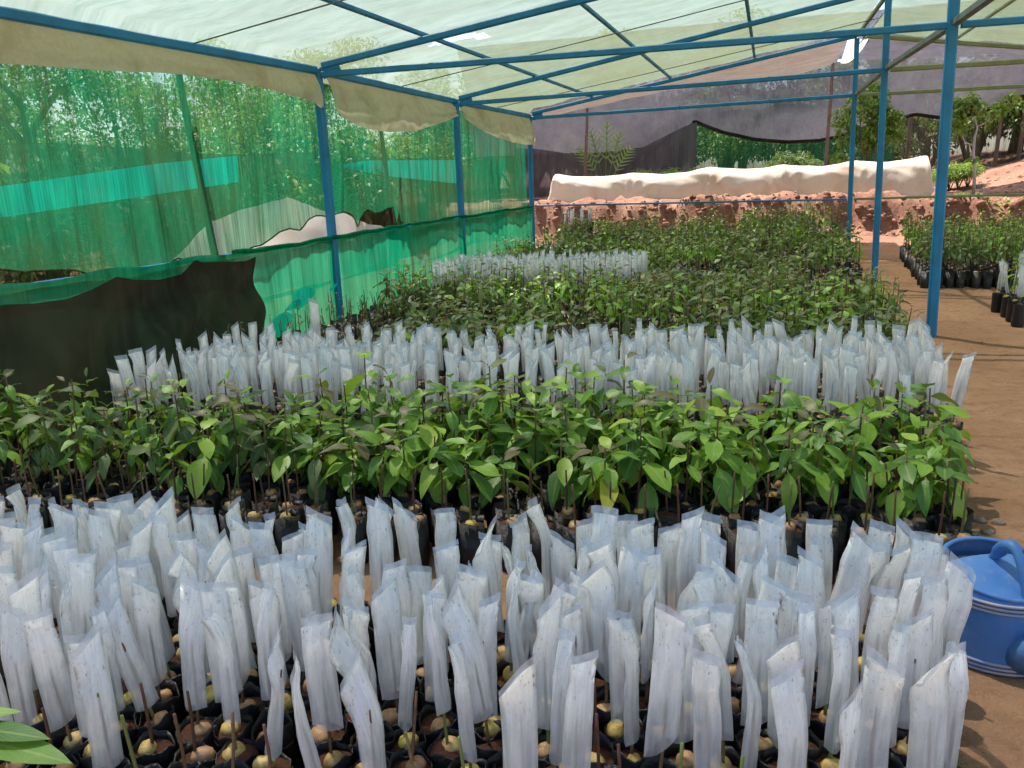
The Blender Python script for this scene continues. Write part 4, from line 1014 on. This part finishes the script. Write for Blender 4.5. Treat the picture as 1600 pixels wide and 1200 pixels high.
for k, (x, y) in enumerate([(-6.5, 20.5), (-3.6, 21.5), (-0.8, 21), (2.0, 21.8), (5.0, 21.2), (8.2, 21), (-5, 24.5), (-1.5, 25), (3, 25), (7, 24.8), (11.5, 22), (-9, 22), (6.3, 20.6), (9.8, 23.5), (13.5, 21)]):
    tree(x, y, (k + 1) % 3, r7.uniform(0.62, 0.78), r7.uniform(0, 6), 'leafy tree behind the back nets of the nursery, %s of the row' % nth(k + 1), 'trees behind the back nets')
# shrubs filling in below the crowns
def bush_meshes(seed, n=6000, key='leaf_tree', size=0.085):
    r_ = random.Random(seed); st = MB('bark'); bl = []
    for k in range(6):
        a = k * 1.05 + r_.uniform(-.3, .3); p = Vector((math.cos(a) * r_.uniform(.2, .5), math.sin(a) * r_.uniform(.2, .5), r_.uniform(.6, 1.2)))
        st.tube([(0, 0, 0), p * 0.5 + Vector((0, 0, .1)), p], [.03, .02, .008], 5); bl.append((p.x, p.y, p.z, r_.uniform(.35, .5)))
    return st.mesh('stems'), join('foliage', crown_items(r_, bl, n, size, key, 0.9))
BM = [bush_meshes(1), bush_meshes(2, 6000, 'leaf_dark', 0.09), bush_meshes(3, 5000, 'leaf_sun', 0.09)]
def bush(x, y, k, s, label, group, name='shrub', cat='shrub'):
    o = empty(name, (x, y, ground_z(x, y) - 0.03), label, cat, group, r7.uniform(0, 6)); o.scale = (s, s, s); add('stems', BM[k][0], o); add('foliage', BM[k][1], o)
for k in range(11):
    bush(-7.1 + r7.uniform(-.3, .3), 1.5 + k * 1.6, k % 3, r7.uniform(1.1, 1.6), 'bushy shrub outside the side net behind the olive fence, %s from the near end' % nth(k + 1), 'shrubs beyond the side net')
for k in range(14):
    bush(-6.5 + k * 1.45 + r7.uniform(-.3, .3), 19.9 + r7.uniform(-.2, .3), (k + 1) % 3, r7.uniform(1.0, 1.4), 'bushy shrub behind the back net fences, %s of the row' % nth(k + 1), 'shrubs behind the back nets')
for k in range(20):
    bush(-9 + k * 1.25 + r7.uniform(-.3, .3), 22.4 + r7.uniform(-.4, .4), k % 2, r7.uniform(1.7, 2.1), 'large bush in the hedge far behind the back nets, %s of the hedge' % nth(k + 1), 'hedge far behind the back nets', 'hedge_bush')
for px in (1010, 1045, 1080):
    p = at_y(px, 275, 16.25); bush(p[0], 16.25, 2, 0.42, 'yellow green plant peeping over the cream tunnel', 'plants peeping over the tunnel', 'low_plant', 'plant')
for px in (1222, 1255):
    p = at_y(px, 260, 17.6); bush(p[0], 17.6, 1, 0.62, 'dark green shrub in front of the dark green net fence', 'shrubs before the green fence')

# the bright upright shrub-tree behind the tunnel
r8 = random.Random(88); base = at_y(1352, 262, 16.3); bz_ = ground_z(base[0], 16.3)
o = empty('citrus_tree', (base[0], 16.3, bz_ - 0.03), 'bright upright leafy tree with several stems behind the cream tunnel', 'tree')
st = MB('bark'); bl = []
for dx, dz, w in ((-0.42, 1.35, .24), (-0.18, 1.55, .30), (0.08, 1.72, .30), (0.22, 1.35, .30), (0.40, 1.05, .24), (-0.30, 1.05, .26), (0.05, 1.15, .34), (0.46, 1.30, .18), (-0.48, 0.62, .20), (0.02, 0.85, .24)):
    p = Vector((dx, r8.uniform(-.2, .2), dz)); st.tube([(dx * .08, 0, 0), (dx * 0.45, p.y * .5, dz * .5), p], [.022, .015, .006], 6); bl.append((p.x, p.y, p.z, w * 0.92))
add('trunk', st, o); add('crown', join('crown', crown_items(r8, bl, 6500, 0.095, 'leaf_sun', 0.95)), o)

# small white-trunked tree on the red mound
base = at_y(1524, 283, 16.0); bz_ = ground_z(base[0], 16.0)
o = empty('small_tree', (base[0], 16.0, bz_ - 0.03), 'small tree with curved white trunk standing on the red soil mound', 'tree')
def rel(px, py): p = at_y(px, py, 16.0); return Vector((p[0] - base[0], 0, p[2] - bz_ + 0.03))
st = MB('pale_bark')
st.tube([Vector((0, 0, -0.03)), rel(1523, 262), rel(1521, 240), rel(1523, 215), rel(1527, 200), rel(1524, 188), rel(1516, 173)], [.028, .026, .022, .019, .016, .013, .009], 8)
st.tube([rel(1521, 228), rel(1508, 222), rel(1500, 205), rel(1496, 190), rel(1492, 178)], [.014, .012, .010, .008, .005], 6)
st.tube([rel(1526, 198), rel(1540, 192), rel(1552, 180), rel(1566, 168), rel(1585, 152)], [.012, .010, .008, .006, .004], 6)
add('trunk', st, o)
bl = [(*rel(1500, 168)[:], .17), (*rel(1515, 158)[:], .16), (*rel(1530, 168)[:], .13), (*rel(1495, 185)[:], .15), (*rel(1562, 168)[:], .15), (*rel(1582, 152)[:], .12), (*rel(1555, 178)[:], .10), (*rel(1500, 200)[:], .10), (*rel(1490, 158)[:], .10), (*rel(1522, 248)[:], .07)]
add('crown', join('crown', crown_items(r8, bl, 1300, 0.115, 'leaf_sun', 0.9)), o)
for px, py in ((1500, 262), (1515, 256), (1486, 266), (1470, 268)):
    p = at_y(px, py, 17.2); bush(p[0], 17.2, 2, 0.36, 'low leafy plant at the foot of the olive net fence', 'plants at the olive fence', 'low_plant', 'plant')

# grassy weeds on the bank edge right of the tunnel
it = []
for k in range(900):
    x, y = r8.uniform(2.4, 5.2), r8.uniform(14.0, 14.75); z = ground_z(x, y)
    it.append((TREELEAF['leaf_sun'][k % 2], npm(Tr(x, y, z) @ Rz(r8.uniform(0, 6.28)) @ Ry(-r8.uniform(0.2, 1.2)) @ Sc(r8.uniform(0.05, 0.11))), r8.random()))
tag(add('weeds', join('weeds', it)), 'green weeds growing on the bank edge below the red mound', 'weeds', None, 'stuff')

# palm with pale fronds behind the black net
p = at_y(945, 255, 16.35)
o = empty('palm', (p[0], 16.35, ground_z(p[0], 16.35)), 'small palm with feathery fronds in front of the black net curtain', 'palm')
for (ex, ez, s) in ((-0.28, 1.45, 1), (0.05, 1.62, 1), (0.30, 1.40, 1), (-0.5, 1.15, .8), (0.5, 1.1, .8)):
    b = MB('leaf_sun'); pts = [Vector((ex * q, 0.03 * math.sin(q * 3), 0.15 + (ez - 0.15) * q - 0.15 * q ** 3)) for q in np.linspace(0, 1, 12)]
    b.tube(pts, 0.008, 4)
    for k in range(5, 12):
        for s_ in (-1, 1):
            d_ = (pts[k] - pts[k - 1]).normalized(); sd_ = Vector((d_.z, 0, -d_.x)) * s_
            L_ = 0.22 * math.sin((k - 3) / 9 * math.pi) + 0.05; e = pts[k] + sd_ * L_ * .75 + d_ * L_ * .6 + Vector((0, -0.03, 0)); n0 = len(b.v)
            w = d_ * 0.024; b.v += [tuple(pts[k] - w), tuple(pts[k] + w), tuple(e)]; b.face((n0, n0 + 1, n0 + 2))
    add('frond', b, o)
print('objects', len(bpy.data.objects))
